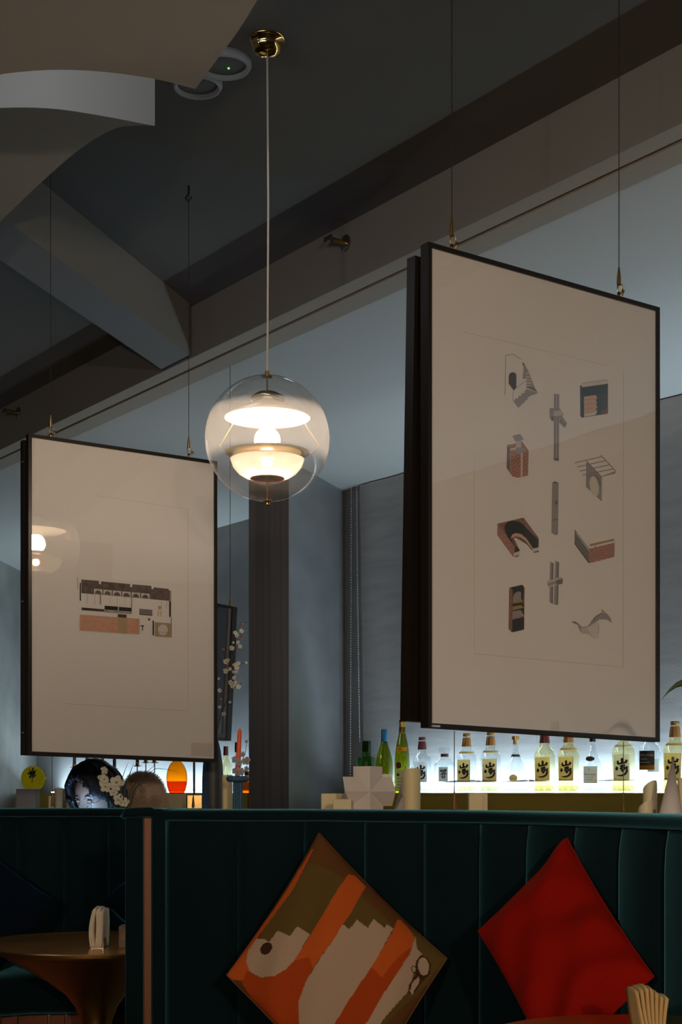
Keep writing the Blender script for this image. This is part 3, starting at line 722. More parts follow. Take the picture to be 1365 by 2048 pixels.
# left-hand picture: long elevation drawing
YC, YD = 5.32, 5.68
pl_ = Pic('hanging_picture', 57, YC, 435, YD, EYE+0.134, 1.140, 'hanging framed sheet printed with one small long elevation drawing and a caption card', None, bar=0.0125)
pl_.body()
pl_.cable(104, CE, 107, 1.150, 1.1445); pl_.cable(381, CE, 390, 1.145, 0.781)
z3 = lambda x, y: (140+x/6.2045, 1140+y/6.2045)
it = [(0, zz(z3, (148, 115), (365, 132), (368, 172), (392, 174), (395, 138), (752, 172), (755, 208), (780, 210), (782, 175), (1018, 195), (1020, 232), (1045, 235), (1048, 212), (1235, 232), (1235, 250), (1265, 255), (1262, 385), (1235, 380), (148, 285))),
      (4, zz(z3, (1248, 255), (1262, 256), (1260, 385), (1246, 383))), (5, zz(z3, (97, 85), (103, 85), (103, 235), (97, 235))), (1, zz(z3, (128, 158), (143, 158), (143, 380), (128, 378)))]
for k in range(6):
    x, y = 305+k*117, 230+k*11
    it += [(2, zz(z3, (x, y), (x+104, y+9), (x+104, y+74), (x, y+65))), (0, zz(z3, *(arc(x+52, y+66, 40, 46, 180, 360, 10, 0.08)))), (6, zz(z3, *(arc(x+52, y+68, 50, 58, 180, 360, 10, 0.08)+[(x+94, y+70)]+list(reversed(arc(x+52, y+68, 42, 49, 180, 360, 10, 0.08))))))]
for x in (218, 314, 500, 592, 686, 1140, 1202): it.append((5, zz(z3, (x, 298+(x-218)*0.085), (x+3, 298+(x-218)*0.085), (x+3, 420+(x-218)*0.06), (x, 420+(x-218)*0.06))))
it += [(4, zz(z3, (375, 305), (392, 306), (392, 430), (375, 429))), (4, zz(z3, (765, 340), (780, 340), (778, 470), (762, 468))), (3, zz(z3, (150, 463), (430, 487), (430, 515), (150, 495))),
       (1, zz(z3, (435, 440), (600, 453), (600, 500), (435, 488))), (1, zz(z3, (612, 456), (772, 468), (772, 515), (612, 502))), (4, zz(z3, (435, 490), (775, 518), (775, 545), (435, 520))), (7, zz(z3, (480, 498), (555, 503), (555, 517), (480, 512))), (7, zz(z3, (650, 510), (730, 516), (730, 530), (650, 524))),
       (3, zz(z3, (597, 545), (708, 553), (708, 600), (597, 592))), (8, zz(z3, (128, 552), (595, 585), (870, 605), (868, 797), (600, 778), (128, 748))), (9, zz(z3, (602, 592), (708, 600), (710, 790), (602, 780))), (5, zz(z3, (865, 478), (1028, 492), (1028, 565), (865, 550))), (3, zz(z3, (865, 545), (1028, 558), (1028, 566), (865, 553))),
       (10, zz(z3, (975, 597), (1000, 599), (1000, 628), (975, 626))), (11, zz(z3, (880, 682), (925, 686), (925, 698), (912, 700), (910, 752), (900, 752), (902, 698), (880, 694))), (11, zz(z3, (1030, 625), (1048, 626), (1048, 812), (1030, 808))),
       (9, zz(z3, (1058, 645), (1258, 660), (1258, 832), (1058, 822))), (6, zz(z3, *arc(1158, 742, 62, 66, 0, 360, 22))), (5, zz(z3, (1058, 765), (1258, 775), (1258, 779), (1058, 769))), (5, zz(z3, (1085, 655), (1090, 655), (1090, 825), (1085, 825))), (5, zz(z3, (1222, 662), (1227, 662), (1227, 830), (1222, 830))),
       (3, zz(z3, (1235, 385), (1260, 388), (1258, 582), (1235, 580))), (10, zz(z3, (1258, 585), (1266, 586), (1264, 838), (1258, 836))), (9, zz(z3, (1098, 445), (1138, 450), (1130, 490), (1105, 488))), (7, zz(z3, (1092, 500), (1108, 500), (1106, 575), (1092, 572))), (7, zz(z3, (1125, 505), (1142, 506), (1140, 580), (1126, 578)))]
pl_.polys('elevation_drawing', it, ['pr_smoke', 'pr_dark', 'pr_paper', 'pr_brown', 'pr_grey', 'pr_greyd', 'pr_lightgrey', 'pr_pink', 'pr_brickfine', 'pr_tan', 'pr_red', 'pr_navy'])
pl_.polys('plate_mark', [(0, line(pid, (128, 1407), (378, 1422), 1.0)), (0, line(pid, (377, 1018), (378, 1420), 0.9)), (0, line(pid, (190, 990), (378, 1018), 0.7))], ['plate_line'])
m = MB(); xa, za = pl_.L(384, 1511); xb, zb = pl_.L(426, 1487); pl_.block(m, xa, xb, za, zb, 0.0045, 0.0058); m.build('caption_card', 'paper_card', pl_.t)
pl_.polys('caption_text', [(0, line(pid, (387, 1492), (400, 1493), 1.2)), (0, line(pid, (387, 1496), (396, 1496.5), 1.0))], ['pr_greyd'])
for yy in (1205, 1495):
    x, z = pl_.L(54, yy)
# twin behind it
pl2 = Pic('hanging_picture', 46, YC+0.055, 424, YD+0.055, EYE+0.134, 1.13, 'dark framed sheet hung close behind the sheet with the long elevation', None, bar=0.0125)
pl2.body('frame_bronze')
for xx in (0.12, pl2.w-0.12):
    p = pl2.W(xx, pl2.h-0.02, 0.0); MB().tube([p, p+pl2.n*0.03], 0.003, 6).build('hanging_bracket', 'cable_dark', pl2.t)
m = MB()
for zz_ in (0.08, 0.55, 1.05):
    p = pl2.W(0.0, zz_, 0.0); m.ball(p-pl2.ux*0.002, 0.005, 8)
m.build('screw_heads', 'chrome', pl2.t)

# ceiling hook of the right cable of the left picture
x, z = pl_.L(381, HY); p = pl_.W(x, pl_.h, 0.015)
o = MB().tube([(p.x, p.y, CE), (p.x, p.y, CE-0.03), (p.x-0.012, p.y, CE-0.045), (p.x, p.y, CE-0.06), (p.x+0.012, p.y, CE-0.04)], 0.004, 8).build('ceiling_hook', 'cable_dark')
tag(o, 'dark metal hook in the ceiling above the elevation picture', 'hook')

# black framed picture in the far bay, and one leaning sheet behind the fragments sheet
pf = Pic('framed_artwork', 380, 6.9, 466, 7.15, EYE+0.255, 0.64, 'black framed artwork hanging by a cable behind the plum blossom', None, roll=-0.073, depth=0.05, bar=0.012)
pf.body('pr_navy')
m = MB(); pf.block(m, pf.w-0.012, pf.w+0.034, 0, pf.h, 0.0, 0.05); m.build('wide_side', 'label_black', pf.t)
m = MB(); pf.block(m, pf.w-0.030, pf.w-0.012, 0.012, pf.h-0.012, -0.001, 0.004); m.build('inner_slip', 'pr_greyd', pf.t)
m = MB(); pf.block(m, 0.012, pf.w-0.03, 0.012, 0.03, -0.001, 0.004); m.build('inner_slip', 'pr_greyd', pf.t)
p = pf.W(pf.w+0.01, pf.h, 0.025)
MB().tube([p, (p.x, p.y, BB+0.005)], 0.0014, 6).build('cable', 'cable_dark', pf.t)
MB().lathe([(0.0, 0.045), (0.003, 0.043), (0.008, 0.0), (0.0, 0.0)], p, 12, cap=False).build('gripper', 'brass', pf.t)
pg = Pic('framed_artwork', 834, 6.2, 905, 6.6, EYE+0.62, 0.36, 'thin framed sheet hanging in front of the blind, mostly hidden by the fragments picture', None, roll=-0.022, depth=0.02, bar=0.007)
pg.body()
for xx in (0.05, pg.w-0.05):
    p = pg.W(xx, pg.h, 0.01); MB().tube([p, (p.x, p.y, BB+0.005)], 0.0012, 6).build('cable', 'cable_dark', pg.t)

# ------------------------------------------------------------------ booths
ZT = 1.158
near_px = [(330, 3.86), (473, 3.79), (605, 3.79), (724, 3.70), (843, 3.62), (954, 3.52), (1049, 3.40), (1143, 3.25), (1235, 3.10), (1327, 2.94), (1420, 2.77)]
def plan(px, Y): return ((px-HX)*Y/F, Y)
def path_normals(pts, sub=6):
    "smooth the plan points; normal points away from the seat (to the back)"
    c = curve(pts, sub); out = []
    for i, (x, y) in enumerate(c):
        a = c[max(i-1, 0)]; b = c[min(i+1, len(c)-1)]; tx, ty = b[0]-a[0], b[1]-a[1]; L = math.hypot(tx, ty)
        nx, ny = -ty/L, tx/L
        out.append((x, y, nx, ny))
    return out
def booth(name, label, pts, zt, z0, seat_z, seat_d, group=None, panel_mat='velvet', depth=0.11, narrow=None):
    x0, y0 = pts[0]
    t = thing(name, label, 'booth sofa', (x0, y0, 0), group)
    sub = 8
    path = path_normals(pts, sub)
    # backing and rolled top
    MB().sweep(path, [(0.015, 0.05), (0.015, zt-0.02), (depth-0.015, zt-0.02), (depth-0.015, 0.05)]).build('back_frame', panel_mat, t)
    sec = []
    for i in range(16):
        a = 2*PI*i/16; ca, sa = math.cos(a), math.sin(a)
        sec.append((depth/2-0.012+(depth/2+0.012)*math.copysign(abs(ca)**0.6, ca), zt-0.0165+0.0165*math.copysign(abs(sa)**0.7, sa)))
    MB().sweep(path, sec).build('top_roll', panel_mat, t, smooth=True)
    # channel panels
    for i in range(len(pts)-1):
        seg = path[i*sub:(i+1)*sub+1]
        def fn(u, v, seg=seg):
            f = u*(len(seg)-1); k = min(int(f), len(seg)-2); w = f-k
            q = [seg[k][j]*(1-w)+seg[k+1][j]*w for j in range(4)]
            bul = 0.030*(max(0.0, 1-(2*u-1)**2))**0.45
            top = zt-0.030
            z = seat_z-0.05+(top-seat_z+0.05)*v
            if v > 0.85: bul *= math.sqrt(max(0, 1-((v-0.85)/0.15)**2*0.75))
            return (q[0]-q[2]*(bul-0.012), q[1]-q[3]*(bul-0.012), z)
        MB().grid(fn, 14, 16).build('channel_panel', panel_mat, t, smooth=True)
    # seat cushion and plinth
    sec = []
    for i in range(20):
        a = 2*PI*i/20; ca, sa = math.cos(a), math.sin(a)
        sec.append((-seat_d/2+0.0+(seat_d/2)*math.copysign(abs(ca)**0.35, ca), seat_z-0.07+0.07*math.copysign(abs(sa)**0.5, sa)))
    if narrow is None: MB().sweep(path, sec).build('seat_cushion', panel_mat, t, smooth=True)
    else:
        MB().sweep(path[:narrow*sub+1], sec).build('seat_cushion', panel_mat, t, smooth=True)
        MB().sweep(path[narrow*sub:], [(d*0.4, z) for d, z in sec]).build('seat_cushion', panel_mat, t, smooth=True)
    return t, path
near_pts = [plan(*q) for q in near_px]
bn, near_path = booth('booth_sofa', 'curved dark teal channel-back velvet booth holding the patterned and red cushions', near_pts, ZT, 0.1, 0.53, 0.46, narrow=6)
MB().sweep(near_path, [(0.0, 0.0), (0.0, 0.40), (-0.16, 0.40), (-0.16, 0.0)]).build('plinth', 'brick_red', bn)
# end of the near booth: rounded velvet edge, copper strip, outer velvet back
def end_slab(pxa, pxb, Y, dep, zt, z0, r, matname, name, parent):
    xa, xb = (pxa-HX)*Y/F, (pxb-HX)*Y/F
    m = MB(); n = 12; sec = []
    for i in range(n+1):
        a = PI*i/n
        sec.append(((xa+xb)/2-(xb-xa)/2*math.copysign(abs(math.cos(a))**0.55, math.cos(a)), zt-r+r*math.sin(a)**0.7 if 0 < i < n else zt-r))
    pts = [(xa, z0)]+sec+[(xb, z0)]
    m.slab([(x, Y, z) for x, z in pts], (0, dep, 0))
    return m.build(name, matname, parent, bevel=0.006)
end_slab(303, 331, 3.845, 0.13, ZT, 0.05, 0.02, 'velvet', 'end_roll', bn)
end_slab(285.5, 303, 3.87, 0.24, ZT-0.022, 0.02, 0.001, 'copper_strip', 'copper_strip', bn)
end_slab(250, 286, 3.85, 0.28, ZT-0.006, 0.05, 0.02, 'velvet', 'outer_back', bn)
Ye = 3.845
m = MB()
for i in range(13):
    pass
m = MB().tube([((247-HX)*Ye/F, Ye+0.012, ZT-0.022), ((252-HX)*Ye/F, Ye+0.006, ZT-0.010), ((300-HX)*Ye/F, Ye+0.004, ZT-0.008), ((312-HX)*Ye/F, Ye+0.01, ZT-0.014)], [0.010, 0.013, 0.013, 0.012], 12)
m.build('end_roll', 'velvet', bn, smooth=True)
# left booth
ZL = EYE-0.0552
left_px = [(-330, 4.90), (-240, 5.04), (-150, 5.15), (-50, 5.23), (38, 5.30), (126, 5.32), (214, 5.32), (302, 5.30), (390, 5.24)]
left_pts = [plan(*q) for q in left_px]
bl_, left_path = booth('booth_sofa', 'dark teal velvet booth on a brick plinth behind the brass table, facing the navy cushions', left_pts, ZL, 0.1, 0.615, 0.50)
bl_['label'] = 'dark teal velvet booth on a brick plinth, behind the trumpet-shaped brass table'
MB().sweep(left_path, [(0.0, 0.0), (0.0, 0.478), (-0.425, 0.478), (-0.425, 0.0)]).build('plinth', 'mortar', bl_)
# soldier bricks along the front of the plinth
br = LM(); br.box((-0.0245, -0.012, -0.11), (0.0245, 0.012, 0.11))
front = [(x-nx*0.43, y-ny*0.43, nx, ny) for x, y, nx, ny in left_path]
acc = [0.0]
for a, b in zip(front, front[1:]): acc.append(acc[-1]+math.hypot(b[0]-a[0], b[1]-a[1]))
proto = None; s = 0.03
while s < acc[-1]-0.03:
    k = max(i for i in range(len(acc)-1) if acc[i] <= s); w = (s-acc[k])/(acc[k+1]-acc[k])
    q = [front[k][j]*(1-w)+front[k+1][j]*w for j in range(4)]
    for zc in (0.365, 0.138):
        if proto is None:
            proto = br.build('brick', 'brick_red', None, bevel=0.002); o = proto
        else:
            o = proto.copy(); COL.objects.link(o)
        o.parent = bl_; o.location = Vector((q[0], q[1], zc))-bl_.location
        o.rotation_euler = (random.uniform(-.01, .01), random.uniform(-.008, .008), math.atan2(q[3], q[2])-PI/2+random.uniform(-.02, .02))
    s += 0.056
# service ledge behind the near booth (carries the candles and paper shapes)
lp = [(x, y, nx, ny) for x, y, nx, ny in near_path[4:]]
LZ = 1.095
o = thing('service_ledge', 'brown service ledge behind the curved booth carrying candles and paper shapes', 'ledge', (lp[0][0], lp[0][1], 0))
MB().sweep(lp, [(0.125, LZ-0.03), (0.125, LZ), (0.80, LZ), (0.80, LZ-0.03)]).build('ledge_top', 'brass_satin', o)
MB().sweep(lp, [(0.14, 0), (0.14, LZ-0.03), (0.78, LZ-0.03), (0.78, 0)]).build('ledge_body', 'pillar_dark', o)
o = thing('service_ledge', 'brown service ledge beyond the seated person carrying the candelabra', 'ledge', (-2.5, 7.06, 0))
MB().box((-2.5, 7.06, LZ-0.03), (-0.52, 7.85, LZ)).build('ledge_top', 'brass_satin', o)
MB().box((-2.48, 7.08, 0), (-0.54, 7.83, LZ-0.03)).build('ledge_body', 'pillar_dark', o)

# ------------------------------------------------------------------ tables
def table(label, cx, cy, zt, R, rb=0.23):
    t = thing('trumpet_table', label, 'table', (cx, cy, 0))
    k = R/0.374
    MB().lathe([(0.0, -0.010), (0.10*k, -0.010), (R-0.03, -0.007), (R-0.012, -0.002), (R-0.003, 0.0), (R, -0.004), (R-0.002, -0.012), (R-0.03, -0.020), (R*0.80, -0.028), (0, -0.028)], (cx, cy, zt), 72, cap=False).build('table_top', 'table_brass', t, smooth=50)
    MB().lathe([(R*0.84, -0.024), (0.24*k, -0.065), (0.155*k, -0.115), (0.095*k, -0.16), (0.065*k, -0.20), (0.048, -0.245), (0.042, -0.285), (0.0, -0.285)], (cx, cy, zt), 56, cap=False).build('trumpet', 'table_brass', t, smooth=50)
    MB().lathe([(0.0, 0.0), (rb, 0.0), (rb, 0.012), (rb-0.03, 0.03), (min(0.13, rb-0.04), 0.12), (0.098, zt-0.42), (0.075, zt-0.345), (0.045, zt-0.305), (0.042, zt-0.285), (0.0, zt-0.285)], (cx, cy, 0), 56, cap=False).build('base', 'black_gloss', t, smooth=50)
    return t
TZ = EYE-0.46
table('trumpet-shaped brass table on a black base before the brick-plinth booth', (193-HX)*4.62/F, 4.62, TZ, 0.368)
TZ2 = EYE-0.42
NT = (0.532, 2.548)
table('round brass table top at the red cushion, carrying fanned wooden-toned napkins', NT[0], NT[1], TZ2, 0.296, 0.14)
bpy.data.objects['trumpet_table.001']['label'] = 'round brass table in front of the red cushion'

def sheet_fan(name, label, base, z0, items, w, matn, parentname, cat, group=None, holder=None, xw=0.010):
    t = thing(name, label, cat, (base[0], base[1], z0), group)
    for dx0, dx1, h, dy, bend in items:
        m = MB()
        def fn(u, v, dx0=dx0, dx1=dx1, h=h, dy=dy, bend=bend):
            x = base[0]+dx0*(1-v)+dx1*v+bend*math.sin(v*PI)*0.5
            return (x+(u-0.5)*xw*(1-0.45*v), base[1]+dy+(u-0.5)*w, z0+0.002+h*v*(1-0.06*(2*u-1)**2))
        m.grid(fn, 4, 10)
        o = m.build(parentname, matn, t, smooth=True)
        s_ = o.modifiers.new('solid', 'SOLIDIFY'); s_.thickness = 0.0030
    if holder:
        MB().box((base[0]-0.018, base[1]-0.045, z0), (base[0]+0.018, base[1]+0.045, z0+0.002)).build('holder_foot', holder, t)
        MB().box((base[0]-0.018, base[1]-0.046, z0), (base[0]-0.0165, base[1]+0.046, z0+0.03)).build('holder_side', holder, t)
        MB().box((base[0]+0.0165, base[1]-0.046, z0), (base[0]+0.018, base[1]+0.046, z0+0.03)).build('holder_side', holder, t)
    return t
nb_ = P(206, 1884, 4.62)
TOPZ = TZ-0.010
sheet_fan('napkin_holder', 'upright stack of folded napkins in a small wire holder on the trumpet table', (nb_.x, nb_.y-0.06), TOPZ, [(-0.014+0.0048*i, -0.016+0.0058*i+(0.006 if i < 2 else 0), 0.118+0.006*math.sin(i*2.1), 0, -0.014 if i < 3 else 0.004) for i in range(7)], 0.09, 'napkin', 'napkin', 'napkins', holder='chrome')
wb_ = P(255, 1885, 4.55)
o = MB().box((wb_.x-0.022, wb_.y-0.035, TOPZ), (wb_.x+0.05, wb_.y+0.03, TOPZ+0.068)).build('wooden_block', 'wood_block', bevel=0.004)
tag(o, 'small pale wooden block on the trumpet table beside the napkins', 'block')
nb2 = P(1302, 2058, 2.55)
T2Z = TZ2-0.010
sheet_fan('napkin_holder', 'fanned cream napkins standing on the round table in front of the red cushion', (nb2.x, nb2.y), T2Z, [(-0.012+0.004*i, -0.030+0.0085*i, (0.098, 0.101, 0.103, 0.100, 0.094, 0.088, 0.086)[i], 0, -0.004) for i in range(7)], 0.06, 'napkin_tan', 'napkin', 'napkins', holder='chrome', xw=-0.014)
wb2 = P(1375, 2050, 2.5)
o = MB().box((wb2.x-0.012, wb2.y-0.03, T2Z), (wb2.x+0.05, wb2.y+0.03, T2Z+0.012)).build('wooden_coaster', 'wood_block', bevel=0.002)
tag(o, 'flat wooden coaster beside the fanned napkins on the round table', 'coaster')

# ------------------------------------------------------------------ cushions
def cushion(name, label, T, L, R, thick, matn, n=90, colour=None, seed=1, pinch=0.06, wr=0.004, sag=0.0):
    "corners T, L, R in 3-D (top, left, right); B is the fourth"
    T, L, R = Vector(T), Vector(L), Vector(R); B = L+R-T
    nrm = (R-T).cross(L-T).normalized()
    if nrm.y > 0: nrm = -nrm
    base = (T+L+R+B)/4
    o_ = Vector((base.x, base.y, B.z))
    rng = random.Random(seed)
    ws = [(rng.uniform(5, 14), rng.uniform(-6, 6), rng.uniform(0, 6), rng.uniform(.4, 1)) for _ in range(7)]
    vs = []; fs = []; cols = []
    def pt(u, v, side):
        a, b = 2*u-1, 2*v-1
        aa = a*(1-pinch*(1-b*b)*1.0); bb = b*(1-pinch*(1-a*a)*1.0)
        # pointed corners: pull only mid-edges inward
        s_, t_ = (aa+1)/2, (bb+1)/2
        p = T*(1-s_)*(1-t_)+R*s_*(1-t_)+L*(1-s_)*t_+B*s_*t_
        k = max(0, (1-a*a))*max(0, (1-b*b)); hgt = thick*(k**0.42)
        w = sum(A*math.sin(fx*a+fy*b+ph) for fx, fy, ph, A in ws)*wr*(k**0.25)*(0.35+0.65*(abs(a)+abs(b))/2)
        return p+nrm*side*(hgt)+nrm*side*w*(1 if hgt > 0.002 else 0)
    for side in (1, -1):
        off = len(vs); nn = n if side == 1 else 24
        for j in range(nn+1):
            for i in range(nn+1):
                vs.append(pt(i/nn, j/nn, side)-o_)
                cols.append(colour(i/nn, j/nn) if colour and side == 1 else (0.10, 0.04, 0.015))
        for j in range(nn):
            for i in range(nn):
                q = (off+j*(nn+1)+i, off+j*(nn+1)+i+1, off+(j+1)*(nn+1)+i+1, off+(j+1)*(nn+1)+i)
                fs.append(q if side == -1 else tuple(reversed(q)))
    t = thing(name, label, 'cushion', o_)
    me = bpy.data.meshes.new('cover'); me.from_pydata([tuple(v) for v in vs], [], fs)
    me.polygons.foreach_set('use_smooth', [True]*len(me.polygons))
    if colour:
        ca = me.color_attributes.new('print', 'FLOAT_COLOR', 'POINT')
        ca.data.foreach_set('color', [c for q in cols for c in (*q, 1.0)])
    me.materials.append(MATS[matn]); o = bpy.data.objects.new('cover', me); COL.objects.link(o); o.parent = t
    # seam piping round the edge
    e = [(i/30, 0) for i in range(30)]+[(1, i/30) for i in range(30)]+[(1-i/30, 1) for i in range(30)]+[(0, 1-i/30) for i in range(31)]
    MB().tube([pt(u, v, 1) for u, v in e], 0.0022, 6).build('piping', matn if not colour else 'cushion_seam', t, smooth=True)
    return t
mat('cushion_seam', (0.16, 0.06, 0.02), 0.8)
def inside(poly, x, y):
    c = False; n = len(poly); j = n-1
    for i in range(n):
        xi, yi = poly[i]; xj, yj = poly[j]
        if (yi > y) != (yj > y) and x < (xj-xi)*(y-yi)/(yj-yi)+xi: c = not c
        j = i
    return c
# printed pattern, drawn in the coordinates of the flat cloth
OR, OR2, BR, OL, CR, DK = (0.56, 0.105, 0.018), (0.42, 0.06, 0.010), (0.13, 0.055, 0.018), (0.125, 0.078, 0.022), (0.47, 0.33, 0.235), (0.055, 0.025, 0.010)
shapes = [
    (OL, [(545, 265), (600, 275), (680, 310), (750, 360), (1000, 560), (1300, 700), (1290, 800), (1100, 1000), (700, 1400), (180, 900), (300, 600)]),
    (BR, [(850, 450), (880, 385), (1050, 560), (1030, 620), (960, 545)]),
    (OR, [(555, 178), (568, 178), (455, 405), (350, 540), (250, 668), (205, 740), (200, 790), (225, 850), (245, 905), (60, 860), (90, 800), (340, 510), (480, 290)]),
    (OR2, [(205, 840), (290, 895), (370, 900), (440, 860), (520, 930), (500, 1030), (505, 1300), (300, 1100), (180, 900)]),
    (OR, [(780, 322), (815, 322), (876, 380), (800, 540), (690, 720), (580, 860), (530, 940), (500, 1020), (400, 1000), (400, 890), (470, 820), (560, 680), (665, 520)]),
    (OR2, [(560, 800), (580, 860), (530, 940), (498, 1030), (505, 1250), (360, 1100), (300, 900), (400, 890), (470, 820), (520, 800)]),
    (CR, [(250, 668), (300, 680), (328, 702), (375, 645), (447, 685), (490, 628), (560, 672), (480, 810), (430, 865), (370, 900), (290, 893), (225, 850), (200, 790), (207, 725)]),
    (DK, [(313+36*math.cos(i*PI/12), 735+34*math.sin(i*PI/12)) for i in range(24)]),
    (CR, [(750, 622), (785, 646), (825, 588), (888, 635), (918, 580), (980, 630), (990, 605), (1025, 630), (960, 760), (870, 900), (780, 1030), (640, 1240), (520, 1300), (500, 1120), (497, 1020), (540, 920), (600, 840), (690, 720)]),
    (OR, [(1045, 568), (1062, 565), (1100, 610), (1136, 660), (1110, 760), (1040, 880), (950, 1010), (760, 1290), (600, 1290), (740, 1085), (870, 900), (960, 760), (1030, 635)]),
    (OR2, [(1125, 715), (1110, 760), (1040, 880), (950, 1010), (760, 1290), (600, 1290), (740, 1085), (870, 900), (905, 850), (960, 900), (1050, 790)]),
    (CR, [(1140, 655), (1145, 720), (1172, 752), (1140, 800), (1120, 880), (1100, 950), (1050, 1010), (960, 1110), (830, 1290), (760, 1290), (950, 1010), (1040, 880), (1110, 760)]),
    (DK, [(1165, 755), (1195, 765), (1215, 800), (1210, 850), (1160, 905), (1120, 970), (1095, 960), (1100, 920), (1135, 870), (1138, 800)]),
    (CR, [(1165+28*math.cos(i*PI/10)+12, 815+48*math.sin(i*PI/10)) for i in range(20)]),
    (CR, [(1105, 950), (1120, 905), (1150, 872), (1158, 890), (1130, 940), (1115, 968)]),
    (DK, [(1128+14*math.cos(i*PI/8), 838+20*math.sin(i*PI/8)) for i in range(16)]),
    (CR, [(1128+9*math.cos(i*PI/8), 838+15*math.sin(i*PI/8)) for i in range(16)]),
]
cT, cL, cR = np.array((597, 72.)), np.array((93, 848.)), np.array((1295, 757.))
def cloth_colour(u, v):
    x, y = cT+(cR-cT)*u+(cL-cT)*v
    c = BR
    for col, poly in shapes:
        if inside(poly, x, y): c = col
    return c
m = mat('printed_cloth', (0.5, 0.5, 0.5), 0.8, bump=(400, 0.08), Specular_IOR_Level=0.05)
vc = m.node_tree.nodes.new('ShaderNodeVertexColor'); vc.layer_name = 'print'
m.node_tree.links.new(vc.outputs[0], m.node_tree.nodes['Principled BSDF'].inputs['Base Color'])
pz = lambda x, y, Y: P(420+x/2.73, 1640+y/2.73, Y)
cushion('patterned_cushion', 'brown, cream and orange patterned cushion standing on one corner against the booth', pz(597, 72, 3.72), pz(93, 848, 3.55), pz(1295, 757, 3.50), 0.055, 'printed_cloth', n=230, colour=cloth_colour, seed=4, pinch=0.035)
rz = lambda x, y, Y: P(920+x/3.067, 1640+y/3.067, Y)
cushion('red_cushion', 'plain red velvet cushion standing on one corner against the booth', rz(658, 112, 3.20), rz(115, 680, 3.20), rz(1190, 960, 2.90), 0.060, 'red_velvet', n=110, seed=9, pinch=0.05, wr=0.010)
cushion('navy_cushion', 'navy velvet cushion leaning in the brick-plinth booth, wholly left of the napkins', P(-40, 1690, 5.15), P(-170, 1850, 4.98), P(108, 1800, 5.06), 0.06, 'velvet_navy', n=50, seed=3, pinch=0.03)
bpy.data.objects['navy_cushion']['label'] = 'navy velvet cushion in the brick-plinth booth, leaning away from the napkins'
cushion('navy_cushion', 'navy velvet cushion in the brick-plinth booth', P(268, 1752, 5.17), P(205, 1800, 5.08), P(400, 1870, 5.0), 0.06, 'velvet_navy', n=50, seed=5, pinch=0.03)
bpy.data.objects['navy_cushion.001']['label'] = 'navy velvet cushion showing one corner beside the booth end with the copper strip'

# ------------------------------------------------------------------ lettering helpers
def text_polys(body, size=1.0):
    c = bpy.data.curves.new('txt', 'FONT'); c.body = body; c.size = size; c.align_x = 'CENTER'; c.align_y = 'CENTER'; c.resolution_u = 2
    o = bpy.data.objects.new('txt', c); COL.objects.link(o)
    bpy.context.view_layer.update()
    me = bpy.data.meshes.new_from_object(o.evaluated_get(bpy.context.evaluated_depsgraph_get()))
    vs = [(v.co.x, v.co.y) for v in me.vertices]; fs = [tuple(p.vertices) for p in me.polygons]
    bpy.data.objects.remove(o); bpy.data.curves.remove(c); bpy.data.meshes.remove(me)
    return vs, fs
def brush(strokes):
    "each stroke: list of (x,y,width) -> ribbon polygons"
    vs = []; fs = []
    for st in strokes:
        if len(st) > 2: st = curve(st, 6)
        n0 = len(vs)
        for i, (x, y, w) in enumerate(st):
            a = st[max(i-1, 0)]; b = st[min(i+1, len(st)-1)]; tx, ty = b[0]-a[0], b[1]-a[1]; L = math.hypot(tx, ty) or 1
            w = w*1.55
            vs += [(x-ty/L*w/2, y+tx/L*w/2), (x+ty/L*w/2, y-tx/L*w/2)]
        fs += [(n0+2*i, n0+2*i+1, n0+2*i+3, n0+2*i+2) for i in range(len(st)-1)]
    return vs, fs
_c3 = curve
def curve(pts, n=10):
    out = []; q = [pts[0]]+list(pts)+[pts[-1]]
    for i in range(1, len(q)-2):
        p0, p1, p2, p3 = [np.array(v, float) for v in q[i-1:i+3]]
        for j in range(n):
            t = j/n
            out.append(tuple(0.5*((2*p1)+(-p0+p2)*t+(2*p0-5*p1+4*p2-p3)*t*t+(-p0+3*p1-3*p2+p3)*t**3)))
    out.append(tuple(pts[-1])); return out
# brush characters, unit square centred on 0 (x right, y up)
YAMA = brush([[(-0.02, 0.47, .05), (0.0, 0.40, .085), (0.0, 0.22, .07), (-0.02, 0.16, .06)],
              [(-0.22, 0.34, .04), (-0.23, 0.26, .08), (-0.20, 0.17, .07), (0.0, 0.20, .06), (0.22, 0.25, .07)],
              [(0.25, 0.38, .09), (0.22, 0.28, .08), (0.20, 0.19, .05)],
              # second, running character
              [(-0.30, 0.02, .05), (-0.33, -0.10, .08), (-0.28, -0.13, .07), (-0.22, -0.02, .04)],
              [(-0.12, 0.03, .04), (0.0, 0.06, .07), (0.16, 0.09, .08)],
              [(0.04, 0.12, .07), (0.02, 0.0, .07), (-0.10, -0.12, .06)],
              [(0.0, -0.02, .05), (0.14, -0.04, .07), (0.10, -0.14, .06), (-0.04, -0.20, .06)],
              [(-0.06, -0.10, .05), (0.08, -0.16, .06), (0.0, -0.26, .06)],
              [(0.22, 0.02, .08), (0.30, -0.06, .07)],
              [(0.22, -0.02, .06), (0.26, -0.20, .08), (0.16, -0.38, .075), (-0.05, -0.46, .06), (-0.28, -0.44, .02)]])
